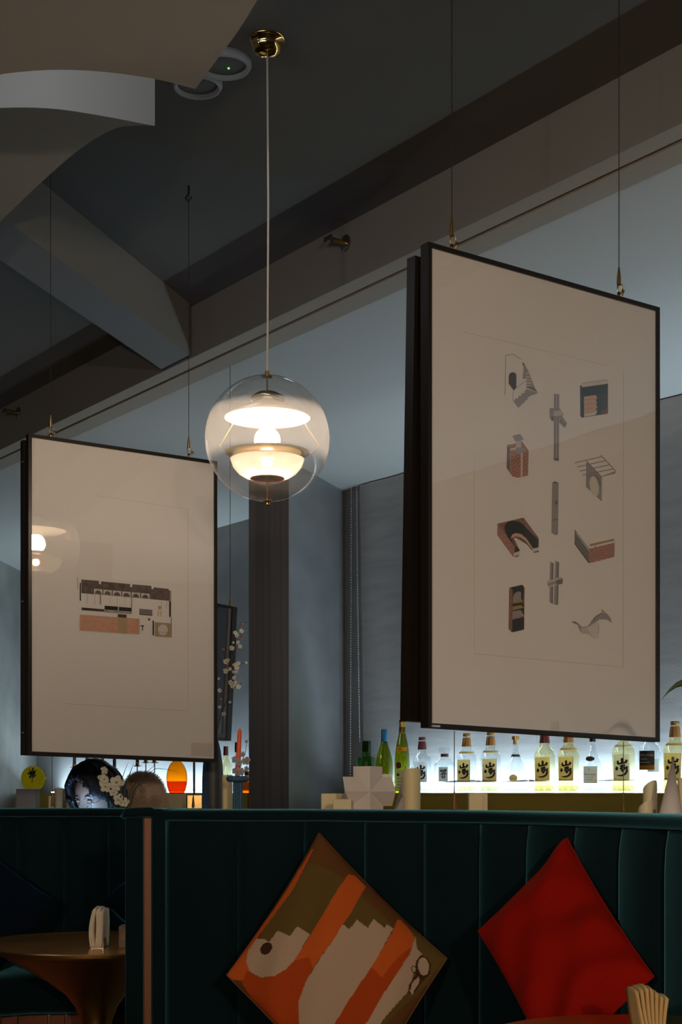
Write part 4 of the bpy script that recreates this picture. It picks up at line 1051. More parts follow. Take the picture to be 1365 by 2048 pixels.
HIBI = brush([[(-0.28, 0.40, .06), (-0.33, 0.28, .06), (-0.20, 0.22, .05)], [(-0.15, 0.45, .06), (-0.2, 0.3, .07), (-0.1, 0.2, .05)], [(-0.05, 0.42, .05), (0.0, 0.3, .07), (-0.08, 0.16, .05)],
              [(0.12, 0.44, .06), (0.28, 0.40, .07), (0.18, 0.28, .06), (0.30, 0.18, .05)], [(0.1, 0.46, .05), (0.1, 0.14, .05)],
              [(-0.2, 0.06, .05), (0.05, 0.10, .06), (0.22, 0.06, .05)], [(0.0, 0.14, .05), (-0.02, -0.06, .06)], [(-0.34, -0.06, .05), (0.0, -0.04, .06), (0.36, -0.02, .07)],
              [(-0.12, -0.12, .06), (-0.14, -0.40, .06), (0.12, -0.42, .06), (0.14, -0.12, .05)], [(-0.1, -0.26, .05), (0.12, -0.25, .05)]])

class Bottle:
    "a bottle standing at plan point p; local 2-D marks are wrapped on its face towards the room"
    def __init__(s, name, label, p, z, prof, gmat, group=None, ang=None, n=36, cat='bottle'):
        s.p = Vector((p.x, p.y, z)); s.t = thing(name, label, cat, s.p, group)
        s.face = ang if ang is not None else math.atan2(-p.y, -p.x)
        MB().lathe(prof, s.p, n, cap=False).build('glass_body', gmat, s.t, smooth=40)
        s.prof = prof
    def ring(s, name, prof, m, n=32, label=None):
        return MB().lathe(prof, s.p, n, cap=True).build(name, m, s.t, smooth=40, label=label)
    def wrap(s, x, z, r):
        a = s.face+x/r; return (s.p.x+r*math.cos(a), s.p.y+r*math.sin(a), s.p.z+z)
    def patch(s, name, x0, x1, z0, z1, r, m, n=12, label=None):
        o = MB().grid(lambda u, v: s.wrap(x0+(x1-x0)*u, z0+(z1-z0)*v, r), n, 2).build(name, m, s.t if name == 'label' or not hasattr(s, 'lab') or name in ('back_label', 'neck_label') else s.lab, smooth=True, label=label)
        if name == 'label': s.lab = o
        return o
    def oval(s, name, x, z, a, b, r, m, n=24):
        mb = MB(); mb.add([s.wrap(x, z, r)]+[s.wrap(x+a*math.cos(2*PI*i/n), z+b*math.sin(2*PI*i/n), r) for i in range(n)], [(0, i+1, (i+1) % n+1) for i in range(n)])
        return mb.build(name, m, s.t, smooth=True)
    def marks(s, name, polys, x, z, sc, r, m, sx=1.0):
        vs, fs = polys
        return MB().add([s.wrap(x+a*sc*sx, z+b*sc, r) for a, b in vs], fs).build(name, m, getattr(s, 'lab', s.t))

BASEY = 1583.0
BG = 'bottles along the glowing shelf'
def shelf_bottle_pos(px, d=0.10):
    p = shelf_pt(px, d); return p, p.y/F       # metres per pixel there
def whisky(px, wpx, gmat, labm, capm, ringm, label, lab_off=0.0, liquid=0.22, rim=False, group=None):
    p, k = shelf_bottle_pos(px); w = wpx*k; R = w/2; H = w*3.05
    prof = [(0.0, 0.002), (R*0.90, 0.0), (R*0.99, H*0.015), (R, H*0.04), (R, H*0.56), (R*0.985, H*0.60), (R*0.90, H*0.645), (R*0.70, H*0.69), (R*0.52, H*0.715), (R*0.46, H*0.74), (R*0.455, H*0.80), (R*0.42, H*0.86), (R*0.36, H*0.94), (R*0.36, H*0.985), (0.0, H*0.985)]
    b = Bottle('whisky_bottle', label, p, SHZ, prof, gmat, group)
    if liquid: MB().lathe([(0.0, 0.006), (R*0.88, 0.006), (R*0.93, H*0.03), (R*0.93, H*liquid), (0.0, H*liquid)], b.p, 28, cap=False).build('whisky', 'liquid_gold', b.t, smooth=40)
    b.ring('capsule', [(R*0.50, H*0.775), (R*0.49, H*0.80), (R*0.42, H*0.90), (R*0.385, H*0.925), (R*0.36, H*0.925)], capm)
    b.ring('cap', [(R*0.375, H*0.945), (R*0.385, H*0.95), (R*0.385, H*0.992), (R*0.36, H), (0.0, H)], capm)
    b.ring('shoulder_band', [(R*0.705, H*0.690), (R*0.80, H*0.668), (R*0.795, H*0.660)], ringm) if ringm else None
    r = R*1.012; lo, hi = H*0.19, H*0.555
    x0, x1 = -R*0.98+lab_off*R, R*0.62+lab_off*R
    b.patch('label', x0, x1, lo, hi, r, labm)
    if rim:
        b.patch('label_rim', x0, x1, lo-H*0.004, lo+H*0.012, r*1.004, 'label_rim'); b.patch('label_rim', x1-R*0.06, x1, lo, hi, r*1.004, 'label_rim')
    b.marks('brush_lettering', YAMA, (x0+x1)/2+R*0.12, (lo+hi)/2, (hi-lo)*0.74, r*1.008, 'ink')
    b.patch('small_print', x0+R*0.06, x0+R*0.34, lo+H*0.012, lo+H*0.018, r*1.006, 'ink_brown'); b.patch('small_print', x0+R*0.04, x0+R*0.24, hi-H*0.12, hi-H*0.112, r*1.006, 'ink_brown')
    return b
# from the pillar outwards
p, k = shelf_bottle_pos(733.5, 0.06)
s_ = k*1.0
b = Bottle('decanter_bottle', 'squat green glass bottle with wide collar beside the bead chains', p, SHZ, [(0, 0), (18*k, 0), (19*k, 3*k), (19.5*k, 66*k), (19*k, 70*k), (10.5*k, 73*k), (9.5*k, 76*k), (10*k, 79*k), (9*k, 82*k), (9.2*k, 103*k), (0, 103*k)], 'g_green')
b.ring('collar', [(9.4*k, 82*k), (9.6*k, 83*k), (9.4*k, 103.5*k), (0, 104*k)], 'g_green')
b.patch('label', -3*k, 2.5*k, 46*k, 62*k, 19.8*k, 'leaf_green')
p, k = shelf_bottle_pos(769, 0.06)
b = Bottle('wine_bottle', 'olive green wine bottle with a bright blue capsule', p, SHZ, [(0, 0), (17*k, 0), (18.3*k, 3*k), (18.3*k, 52*k), (17*k, 66*k), (13*k, 80*k), (9*k, 92*k), (7*k, 100*k), (6.2*k, 104*k), (6.2*k, 125*k), (0, 125*k)], 'g_olive')
b.ring('capsule', [(6.5*k, 99.5*k), (6.5*k, 126*k), (6*k, 127*k), (0, 127*k)], 'cap_blue')
p, k = shelf_bottle_pos(805, 0.06)
b = Bottle('wine_bottle', 'tallest bottle, slim green wine bottle with gold neck and oval seals', p, SHZ, [(0, 0), (14.3*k, 0), (15.3*k, 3*k), (15.3*k, 62*k), (14*k, 80*k), (11.5*k, 98*k), (8.5*k, 112*k), (6.8*k, 120*k), (6*k, 143*k), (0, 143*k)], 'g_olive')
b.ring('capsule', [(7*k, 118*k), (6.4*k, 126*k), (6.4*k, 142*k), (0, 142*k)], 'cap_gold')
b.ring('cap', [(6.5*k, 141.5*k), (6.5*k, 145*k), (0, 145.5*k)], 'cap_black')
b.patch('neck_label', -8*k, 10*k, 83*k, 91*k, 14.3*k, 'label_orange'); b.oval('neck_seal', -7*k, 86*k, 6*k, 7.5*k, 14.5*k, 'label_orange')
b.oval('red_seal', -8*k, 55*k, 6.5*k, 6.5*k, 15.6*k, 'cap_maroon'); b.patch('label', -14*k, 13*k, 4*k, 45*k, 15.6*k, 'label_cream'); b.oval('crest', -9*k, 36*k, 3.5*k, 3*k, 15.8*k, 'cap_maroon')
for i in range(4): b.patch('small_print', -10*k, 6*k, (10+6*i)*k, (11+6*i)*k, 15.8*k, 'ink_brown')
whisky(845, 36.5, 'g_clear', 'label_white', 'cap_maroon', None, 'clear whisky bottle with a white label and dark maroon cap', -0.10, 0)
# square crystal decanter
p, k = shelf_bottle_pos(890, 0.06)
t = thing('decanter', 'faceted clear crystal decanter with a small white brush-lettered label', 'bottle', (p.x, p.y, SHZ))
def oct_sec(r): return [(r*math.cos(PI/8+i*PI/4), r*math.sin(PI/8+i*PI/4)) for i in range(8)]
MB().lathe([(0, 0), (21*k, 0), (22*k, 3*k), (22*k, 56*k), (14*k, 66*k), (9*k, 70*k), (8*k, 72*k), (0, 72*k)], (p.x, p.y, SHZ), 10, cap=False).build('crystal_body', 'g_crystal', t)
MB().lathe([(8*k, 72*k), (8*k, 78*k), (0, 78*k)], (p.x, p.y, SHZ), 20, cap=True).build('neck_band', 'cap_maroon', t)
MB().lathe([(8*k, 78*k), (11*k, 80*k), (11.5*k, 90*k), (10*k, 91*k), (0, 91*k)], (p.x, p.y, SHZ), 10, cap=True).build('stopper', 'g_crystal', t)
c = Vector((p.x, p.y, 0)); d = (-c).normalized(); sx = Vector((-d.y, d.x, 0)) if -d.y > 0 else Vector((d.y, -d.x, 0))
fc = c+d*22.4*k; cz = SHZ+37*k
def flat(m, vs, fs, sc, off, cx=0.0, cy=0.0): m.add([fc+d*off+sx*(cx+a*sc)+Vector((0, 0, cz+cy+b_*sc)) for a, b_ in vs], fs); return m
flat(MB(), [(-1, -1.6), (1, -1.6), (1, 1.6), (-1, 1.6)], [(0, 1, 2, 3)], 9*k, 0.0, -3*k).build('label', 'label_white', t)
flat(MB(), HIBI[0], HIBI[1], 19*k, 0.001, -2.5*k, 1*k).build('brush_lettering', 'ink', t)
G1 = 'gold-labelled whisky bottles'
whisky(934, 39, 'g_clear', 'label_gold', 'cap_copper', 'label_gold', 'clear whisky bottle with gold label and copper cap, crossed by the picture cable', -0.28, 0.16, True)
whisky(982, 40, 'g_clear', 'label_gold', 'cap_copper', 'label_gold', 'clear whisky bottle with gold label and copper cap, beside the round-bellied cognac bottle', 0.0, 0.20, True)
# cognac bottle with flared body
p, k = shelf_bottle_pos(1032, 0.10)
b = Bottle('cognac_bottle', 'flared clear cognac bottle with gold cork stopper and small oval seal', p, SHZ, [(0, 0), (27*k, 0), (28.5*k, 3*k), (28*k, 16*k), (23*k, 40*k), (15*k, 62*k), (9.5*k, 73*k), (6*k, 82*k), (5.2*k, 97*k), (0, 97*k)], 'g_crystal')
b.ring('neck_seal', [(9.8*k, 72*k), (7.6*k, 77*k), (7.2*k, 77*k)], 'ink_brown'); b.ring('cork', [(5*k, 97*k), (5*k, 106*k), (0, 106*k)], 'cork_gold'); b.ring('stopper', [(7.4*k, 106*k), (7.6*k, 113*k), (0, 114*k)], 'cap_gold')
b.oval('oval_seal', -5*k, 29*k, 8.5*k, 7.4*k, 27*k, 'label_gold'); b.marks('lettering', text_polys('Hennessy'), -5*k, 29*k, 3.4*k, 27.2*k, 'ink_brown')
whisky(1090, 42, 'g_pale', 'label_gold', 'cap_maroon', None, 'yellow-tinted whisky bottle with gold label and maroon cap', 0.12-0.25, 0.17)
whisky(1138, 42.5, 'g_pale', 'label_gold', 'cap_copper', 'label_gold', 'yellow-tinted whisky bottle with gold label between the maroon-capped bottle and the square cream label', -0.18, 0.17, True)
# VSOP bottle
p, k = shelf_bottle_pos(1186, 0.10)
b = Bottle('cognac_bottle', 'slim-necked clear cognac bottle with a square cream label', p, SHZ, [(0, 0), (23*k, 0), (24.5*k, 4*k), (24.5*k, 22*k), (21*k, 48*k), (14*k, 68*k), (8*k, 84*k), (5*k, 96*k), (4.6*k, 112*k), (0, 112*k)], 'g_crystal')
b.ring('cap', [(6.2*k, 102*k), (6.2*k, 120*k), (0, 121*k)], 'cap_black')
b.oval('oval_seal', -6*k, 68*k, 10*k, 5*k, 15.5*k, 'ink_brown'); b.patch('label', -20*k, 9.5*k, 19*k, 53*k, 24.8*k, 'label_cream')
b.marks('lettering', text_polys('Hennessy'), -5.5*k, 37*k, 6.4*k, 25*k, 'ink_brown'); b.marks('lettering', text_polys('V.S.O.P'), -5.5*k, 31*k, 4.2*k, 25*k, 'ink_brown'); b.marks('emblem', brush([[(-0.1, 0.3, .1), (-0.3, 0.0, .12), (0.2, -0.2, .1)]]), -6*k, 46*k, 6*k, 25*k, 'ink_brown'); b.patch('small_print', -12*k, 0, 26*k, 26.8*k, 25*k, 'ink_brown')
whisky(1248, 45.5, 'g_pale', 'label_cream', 'cap_copper', 'label_cream', 'yellow-tinted whisky bottle with a pale cream label before the black-and-orange one', -0.08, 0.20)
p, k = shelf_bottle_pos(1300, 0.10)
b = Bottle('whisky_bottle', 'broad clear whisky bottle with a black and orange label', p, SHZ, [(0, 0), (21*k, 0), (22*k, 4*k), (22.5*k, 80*k), (21*k, 92*k), (12*k, 102*k), (8*k, 108*k), (7.5*k, 125*k), (0, 125*k)], 'g_crystal')
b.ring('cap', [(8*k, 112*k), (8*k, 128*k), (0, 129*k)], 'cap_black')
b.patch('back_label', -4*k, 22*k, 42*k, 68*k, 22.2*k, 'label_white'); b.patch('label', -24*k, 10*k, 46*k, 84*k, 22.9*k, 'label_black'); b.patch('label_band', -24*k, 10*k, 46*k, 55*k, 23.1*k, 'label_orange')
b.marks('lettering', text_polys('HIGHLAND'), -9*k, 75*k, 6.8*k, 23.1*k, 'label_cream'); b.marks('lettering', text_polys('PARK'), -12*k, 67*k, 6.8*k, 23.1*k, 'label_cream'); b.patch('small_print', -20*k, 0, 60*k, 61.5*k, 23.1*k, 'label_cream')
whisky(1351, 47, 'g_pale', 'label_gold', 'cap_copper', 'label_gold', 'yellow-tinted whisky bottle with gold label standing behind the tall white paper cone', -0.12, 0.20, True)
# the same shelf goes on to the right, where the picture glass mirrors it
for i, f in enumerate((-1.9, -2.25, -2.62, -3.0, -3.4, -3.75, -4.15, -4.6, -5.0, -5.5, -5.9, -6.4)):
    p = along(shelf_pt(1365, 0.12), f); R = 0.052+0.006*(i % 3); H = (0.33, 0.40, 0.30)[i % 3]
    b = Bottle('whisky_bottle', 'bottle farther along the glowing shelf, seen only as a mirrored shape', p, SHZ, [(0, 0), (R, 0), (R, H*0.55), (R*0.8, H*0.66), (R*0.4, H*0.74), (R*0.36, H), (0, H)], ('g_pale', 'g_olive', 'g_green')[i % 3], 'bottles mirrored in the picture glass')
    b.ring('cap', [(R*0.4, H*0.86), (R*0.4, H), (0, H)], ('cap_copper', 'cap_black', 'cap_maroon')[i % 3]); b.patch('label', -R*0.8, R*0.8, H*0.15, H*0.5, R*1.02, 'label_cream')

# ------------------------------------------------------------------ things on the ledge behind the near booth
def sofa_y(px):
    xs = [q[0] for q in near_px]; ys = [q[1] for q in near_px]; return float(np.interp(px, xs, ys))
def ledge_spot(px, back=0.42):
    Y = sofa_y(px)+back; return Vector(((px-HX)*Y/F, Y, LZ)), Y/F
def topz(py, Y): return EYE+(HY-py)*Y/F
def candle(px, wpx, ytop, label, m='candle_wax', back=0.42, square=False, ragged=False, wick=True):
    p, k = ledge_spot(px, back); r = wpx*k/2; h = topz(ytop, p.y)-LZ
    t = thing('pillar_candle', label, 'candle', p)
    if square: MB().box((p.x-r, p.y-r*0.9, LZ), (p.x+r, p.y+r*0.9, LZ+h)).build('wax', m, t, bevel=0.002)
    else:
        mb = MB(); mb.lathe([(0, 0), (r, 0), (r, h*0.97), (r*0.97, h), (r*0.85, h*0.985), (0, h*0.97)], p, 32, cap=False)
        if ragged: mb.v = [(x, y, z+(0.012*math.sin(math.atan2(y-p.y, x-p.x)*1.0+2.6) if z > LZ+h*0.9 else 0)) for x, y, z in mb.v]
        mb.build('wax', m, t, smooth=40)
    if wick: MB().tube([p+Vector((0, 0, h*0.97)), p+Vector((0.001, 0, h+0.004))], 0.0009, 5).build('wick', 'ink', t)
    return t
candle(664.5, 43, 1587, 'wide yellow block candle beside the white paper star', 'candle_wax', 0.50, True, wick=False)
candle(685, 37, 1598, 'low yellow block candle in front of the wide one, before the paper star', 'candle_ivory', 0.34, True, wick=False)
candle(824, 35.5, 1537, 'tall yellow pillar candle beside the white paper star', 'candle_wax', 0.36)
candle(956, 37, 1586.5, 'square yellow candle in front of the brass shelf', 'candle_wax', 0.45, True, wick=False)
candle(1301, 28, 1571, 'melted pillar candle with a slanting rim beside the white cone', 'candle_ivory', 0.36, ragged=True)
candle(1292, 30, 1612, 'short melted candle stub in front of the slanting candle', 'candle_ivory', 0.24, ragged=True)
candle(1369, 26, 1556, 'yellow pillar candle beyond the white cone', 'candle_wax', 0.36)
candle(455, 21, 1550, 'slim ivory pillar candle between the dark vase and the blue candlestick', 'candle_wax', 0.62)
candle(1345, 22, 1598, 'small ivory candle behind the white cone', 'candle_wax', 0.30)
# tangled clear wire near the low candle
p, k = ledge_spot(640, 0.30)
o = MB().tube([(p.x+8*k*math.cos(a), p.y, LZ+0.045+8*k*math.sin(a)) for a in [i*PI/10 for i in range(21)]]+[(p.x+0.01, p.y, LZ+0.003), (p.x+0.03, p.y, LZ+0.002)], 0.0012, 6).build('wire_loop', 'white_card'); tag(o, 'small loop of pale wire beside the block candles', 'wire')
# white paper star of twelve folded faces
p, k = ledge_spot(737, 0.40)
t = thing('paper_star', 'white folded paper star of meeting wedges between the candles', 'ornament', p)
zc = topz(1583, p.y)
def sp(x, y, dy=0.0): return Vector((p.x+(x-737)*k, p.y+dy, EYE+(HY-y)*p.y/F))
C = sp(740, 1583, -0.055)
faces = [
    # upright block: left and right wedge
    [(707, 1533), (740, 1533), C, (707, 1555)], [(740, 1533), (765.5, 1533), (765.5, 1557), C],
    # left arm top and under
    [(686, 1553.5), (707, 1553.5), C, (690, 1582.5)], [(690, 1582.5), C, (703, 1612), (683, 1595)],
    # right arm
    [(765.5, 1554.5), (784, 1554.5), (791, 1583), C], [C, (791, 1583), (785, 1612), (767, 1612)],
    # lower wedges
    [(703, 1612), C, (740, 1630), (703, 1630)], [C, (767, 1612), (767, 1630), (740, 1630)]]
depth_of = {(740, 1533): -0.045, (765.5, 1533): 0.012, (707, 1533): -0.012, (707, 1555): -0.012, (765.5, 1557): 0.012, (690, 1582.5): -0.045, (686, 1553.5): 0.0, (707, 1553.5): 0.0, (703, 1612): -0.012, (683, 1595): 0.03, (791, 1583): -0.045, (784, 1554.5): 0.0, (765.5, 1554.5): 0.0, (785, 1612): 0.0, (767, 1612): 0.0, (740, 1630): -0.045, (703, 1630): -0.005, (767, 1630): 0.01}
for q in faces:
    pts = [v if isinstance(v, Vector) else sp(v[0], v[1], depth_of[v]) for v in q]
    back = p+Vector((0, 0.05, 0)); back.z = zc
    m = MB(); n = len(pts)
    m.add(pts+[back], [tuple(range(n))]+[(i, n, (i+1) % n) for i in range(n)]); m.build('folded_face', 'white_card', t)
m = MB().box((sp(765, 1554).x, p.y+0.02, EYE+(HY-1554)*p.y/F-0.002), (sp(782, 1554).x, p.y+0.06, EYE+(HY-1548)*p.y/F)); m.build('paper_flap', 'white_card', t)
# white paper cones
def cone(pxt, yt, pxa, pxb, back, label):
    pt_, k = ledge_spot(pxt, back); r = (pxb-pxa)/2*k; cx = ((pxa+pxb)/2-HX)*pt_.y/F; tip = Vector(((pxt-HX)*pt_.y/F, pt_.y, topz(yt, pt_.y)))
    n = 32; base = [Vector((cx+r*math.cos(2*PI*i/n), pt_.y+r*math.sin(2*PI*i/n), LZ)) for i in range(n)]
    o = MB().add([v-Vector((cx, pt_.y, LZ)) for v in base]+[tip-Vector((cx, pt_.y, LZ))], [(i, (i+1) % n, n) for i in range(n)]+[tuple(reversed(range(n)))])
    o.local = True; o = o.build('paper_cone', 'white_card', smooth=35); o.location = (cx, pt_.y, LZ); tag(o, label, 'ornament')
cone(811.5, 1530, 779, 841, 0.52, 'white paper cone behind the tall pillar candle')
cone(1347, 1513, 1306, 1372, 0.30, 'tall white paper cone in front of the last whisky bottle')

# dark vase with plum blossom, blue candlestick
p, k = Vector(((426-HX)*6.1/F, 6.1, LZ)), 6.1/F
pd_ = thing('plinth_table', 'slim dark plinth under the charcoal vase behind the elevation picture', 'plinth', (p.x, p.y, 0))
MB().box((p.x-0.09, p.y-0.09, LZ-0.03), (p.x+0.09, p.y+0.09, LZ)).build('plinth_top', 'pillar_dark', pd_); MB().box((p.x-0.08, p.y-0.08, 0), (p.x+0.08, p.y+0.08, LZ-0.03)).build('plinth_body', 'pillar_dark', pd_)
vprof = [(0, 0), (20*k, 0), (21*k, 6*k), (22*k, 30*k), (21.5*k, 75*k), (20*k, 105*k), (16*k, 135*k), (11*k, 155*k), (8*k, 165*k), (8*k, 172*k), (6.5*k, 172*k), (6.5*k, 150*k), (0, 150*k)]
t = thing('blossom_vase', 'charcoal stoneware vase holding a branch of white plum blossom', 'vase', p)
MB().lathe(vprof, p, 36, cap=False).build('vase_body', 'vase_charcoal', t, smooth=True)
z4 = lambda x, y: (425+x/7.06, 1190+y/7.06)
Yb = p.y
def bp(x, y, dy=0.0):
    a = z4(x, y); return P(a[0], a[1], Yb+dy)
tb = t
twigs = [[(30, 2150), (80, 1850), (130, 1640), (200, 1500), (245, 1350), (300, 1150), (335, 800), (335, 640), (365, 500), (400, 400), (450, 385), (505, 388)],
         [(130, 1640), (165, 1580), (225, 1515)], [(245, 1330), (330, 1300), (425, 1240)], [(300, 1080), (400, 970), (500, 935)], [(310, 900), (190, 1180), (110, 1480), (95, 1600)], [(230, 1100), (190, 960), (150, 760)], [(335, 790), (350, 730), (400, 700)], [(340, 640), (400, 620), (415, 520)], [(70, 1900), (95, 1600), (85, 1350)], [(335, 760), (290, 680)]]
for i, tw in enumerate(twigs):
    MB().tube([bp(x, y, -0.02+0.01*math.sin(i*2+x*.01)) for x, y in tw], [max(0.0008, 0.0026*(1-j/len(tw))) if i == 0 else 0.0011 for j in range(len(tw))], 6).build('twig', 'twig', tb, smooth=True)
def blossom(c, r, parent, seed, core='petal_core', pet='petal_white', nm='blossom'):
    rng = random.Random(seed); m = MB()
    ax = Vector((rng.uniform(-.6, .6), -1, rng.uniform(-.5, .5))).normalized(); e1_ = ax.orthogonal().normalized(); e2_ = ax.cross(e1_)
    for j in range(5):
        a = 2*PI*j/5+rng.uniform(-.15, .15); d = e1_*math.cos(a)+e2_*math.sin(a); sd = ax.cross(d)
        pc_ = c+d*r*0.55+ax*r*0.12
        pts = []
        for i in range(8):
            b_ = 2*PI*i/8; pts.append(pc_+d*(r*0.52*math.cos(b_))+sd*(r*0.46*math.sin(b_))+ax*(0.22*r*(math.cos(b_)**2)))
        m.add([pc_-ax*r*0.10]+pts, [(0, i+1, (i+1) % 8+1) for i in range(8)], 0)
    o = m.build(nm, pet, parent, smooth=True)
    MB().ball(c+ax*r*0.14, r*0.30, 8).build('blossom_heart', core, o)
    return o
for i, (x, y, r) in enumerate([(320, 535, 32), (350, 570, 34), (410, 512, 36), (365, 668, 28), (395, 722, 32), (275, 752, 38), (190, 945, 42), (225, 915, 28), (315, 985, 30), (345, 1025, 36), (368, 965, 30), (190, 1075, 38), (250, 1045, 28), (300, 1085, 24), (345, 1085, 22), (302, 1165, 30), (262, 1235, 36), (285, 1288, 36), (325, 1238, 28), (368, 1298, 36), (100, 1350, 32), (165, 1680, 34), (100, 1580, 24), (480, 955, 22)]):
    blossom(bp(x, y, -0.03), r/7.06*Yb/F, tb, i)
for i, (x, y, r) in enumerate([(425, 410, 20), (408, 622, 16), (296, 672, 18), (156, 768, 18), (218, 972, 18), (88, 1182, 18), (345, 1190, 14), (122, 1470, 18), (248, 1512, 20), (60, 990, 16)]):
    MB().ball(bp(x, y, -0.03), r/7.06*Yb/F, 10).build('bud', 'bud_coral' if i % 3 != 2 else 'petal_white', tb, smooth=True)
# blue fluted candlestick with orange taper and clear glass flowers
p, k = ledge_spot(476, 0.46)
t = thing('candlestick', 'deep blue fluted column candlestick with a flat cap', 'candle holder', p)
m = MB(); n = 40; h1 = topz(1560, p.y)-LZ
vs = []; 
for z in (0, h1):
    for i in range(n):
        a = 2*PI*i/n; r = (9.2+0.9*math.cos(a*10))*k; vs.append((p.x+r*math.cos(a), p.y+r*math.sin(a), LZ+z))
m.add(vs, [(i, (i+1) % n, (i+1) % n+n, i+n) for i in range(n)]+[tuple(reversed(range(n))), tuple(range(n, 2*n))]); m.build('fluted_column', 'holder_blue', t)
MB().lathe([(0, -4*k), (18*k, -4*k), (22*k, -2*k), (23.5*k, 2*k), (22*k, 6*k), (18*k, 8*k), (6*k, 8*k), (0, 7.5*k)], (p.x, p.y, LZ+h1), 36, cap=False).build('cap', 'holder_blue', t, smooth=True)
hb = LZ+h1+7.6*k
base = Vector((p.x-0.001, p.y, hb)); tip = P(480, 1457, p.y)
o = MB().tube([Vector((0, 0, 0)), (tip-base)*0.5, (tip-base)*0.93, tip-base], [5.2*k, 5*k, 4.2*k, 1.2*k], 14); o.local = True
o = o.build('taper_candle', 'candle_orange', smooth=40); o.location = base; tag(o, 'orange taper candle leaning slightly in the blue candlestick', 'candle')
gp = Vector((p.x+10*k, p.y-0.012, hb))
t = thing('glass_flower', 'spray of clear glass flowers resting on the blue candlestick', 'ornament', gp)
for i, (x, y, r) in enumerate([(470, 1519, 7), (486, 1509, 6), (492, 1521, 9), (478, 1526, 8), (470, 1541, 7), (484, 1545, 9), (493, 1538, 6), (494, 1483, 4)]):
    blossom(P(x, y, p.y-0.02), r*k, t, 50+i, 'petal_clear', 'petal_clear', 'glass_petals')
MB().tube([gp+Vector((0, 0, 0.001)), P(484, 1545, p.y-0.016), P(480, 1526, p.y-0.016), P(490, 1510, p.y-0.016), P(494, 1484, p.y-0.016)], 0.001, 6).build('stem', 'petal_clear', t)
# small bottles beyond the candlestick on the far shelf
def far_bottle(px, wpx, ytop, gm, cm, label, labm=None, d=0.1):
    p = shelf_pt(px, d); k = p.y/F; H = (BASEY-ytop)*k; R = wpx*k/2
    b = Bottle('liquor_bottle', label, p, SHZ, [(0, 0), (R, 0), (R, H*0.6), (R*0.8, H*0.68), (R*0.4, H*0.76), (R*0.38, H), (0, H)], gm)
    b.ring('cap', [(R*0.44, H*0.80), (R*0.40, H), (0, H)], cm)
    if labm: b.patch('label', -R*0.9, R*0.9, H*0.12, H*0.5, R*1.02, labm)
far_bottle(452, 24, 1490, 'g_pale', 'cap_maroon', 'small pale bottle with a maroon cap behind the ivory candle')
far_bottle(474, 20, 1482, 'g_clear', 'cap_black', 'small clear bottle with a black cap behind the orange taper')
far_bottle(494, 22, 1540, 'amber_deep', 'cap_black', 'low amber bottle with an orange label beside the pillar', 'label_orange')
# palm leaf at the right
p, k = ledge_spot(1440, 0.45)
t = thing('potted_palm', 'narrow green palm leaf arching beside the fragments picture', 'plant', p)
MB().lathe([(0, 0), (0.035, 0), (0.045, 0.07), (0.040, 0.07), (0.033, 0.06), (0, 0.06)], p, 24, cap=False).build('pot', 'vase_charcoal', t, smooth=40)
for tipx, tipy, mx_, my_ in ((1323, 1400, 1420, 1270), (1470, 1330, 1445, 1330), (1540, 1420, 1480, 1330)):
    a = p+Vector((0, 0, 0.06)); b_ = P(mx_, my_, p.y-0.01); c = P(tipx, tipy, p.y-0.03); m = MB(); nn = 12; vs = []
    for i in range(nn+1):
        s = i/nn; q = a*(1-s)**2+b_*2*s*(1-s)*1.0+c*s*s
        if i == 0: q0 = q
        wv = 0.013*max(0.0, math.sin(PI*(0.25+0.75*s)))**0.9 if s > 0.3 else 0.002
        vs += [q+Vector((0, 0, wv)), q+Vector((0, -0.004, 0)), q-Vector((0, 0, wv))]
    fs = []
    for i in range(nn):
        for j in (0, 1): fs.append((3*i+j, 3*i+j+1, 3*i+j+4, 3*i+j+3))
    m.add(vs, fs); m.build('leaf', 'leaf_green', t, smooth=True)

# ------------------------------------------------------------------ things on the far ledge
def far_spot(px, Y=7.3): return Vector(((px-HX)*Y/F, Y, LZ)), Y/F
p, k = far_spot(56, 7.25)
o = MB().box((-19.5*k, -0.05, 0), (19.5*k, 0.05, topz(1578, 7.25)-LZ)); o.local = True
o = o.build('display_block', 'grey_block', bevel=0.002); o.location = p; tag(o, 'matte grey block under the yellow acrylic vase', 'block')
zb_ = topz(1578, 7.25)+0.0005
pv = Vector(((67.5-HX)*7.25/F, 7.25, zb_))
t = thing('acrylic_vase', 'round yellow acrylic vase with a green sprig on the grey block', 'vase', pv)
def disc_pts(rx, h, n=28):
    out = []
    for i in range(n+1):
        a = math.radians(-52+284*i/n); out.append((rx*math.cos(a), h*0.55+h*0.62*math.sin(a)*0.73))
    zmin = min(q[1] for q in out); zmax = max(q[1] for q in out)
    return [(x, (z-zmin)*h/(zmax-zmin)) for x, z in out]
dp = disc_pts(24*k, 46*k)
MB().slab([pv+Vector((x, -0.022, z)) for x, z in dp], (0, 0.044, 0)).build('disc_body', 'yellow_acrylic', t)
m = MB()
for i in range(len(dp)):
    a, b_ = dp[i], dp[(i+1) % len(dp)]
    m.slab([pv+Vector((a[0], -0.0225, a[1])), pv+Vector((b_[0], -0.0225, b_[1])), pv+Vector((b_[0]*0.93, -0.0225, 23*k+(b_[1]-23*k)*0.94)), pv+Vector((a[0]*0.93, -0.0225, 23*k+(a[1]-23*k)*0.94))], (0, 0.045, 0))
m.build('disc_rim', 'yellow_edge', t)
MB().slab([pv+Vector((x*k, -0.0235, z*k)) for x, z in ((-9, 6), (12, 6), (12, 20), (8, 31), (1, 34), (-6, 31), (-9, 20))], (0, 0.001, 0)).build('inner_well', 'yellow_acrylic', t)
sg = MB(); rng = random.Random(2)
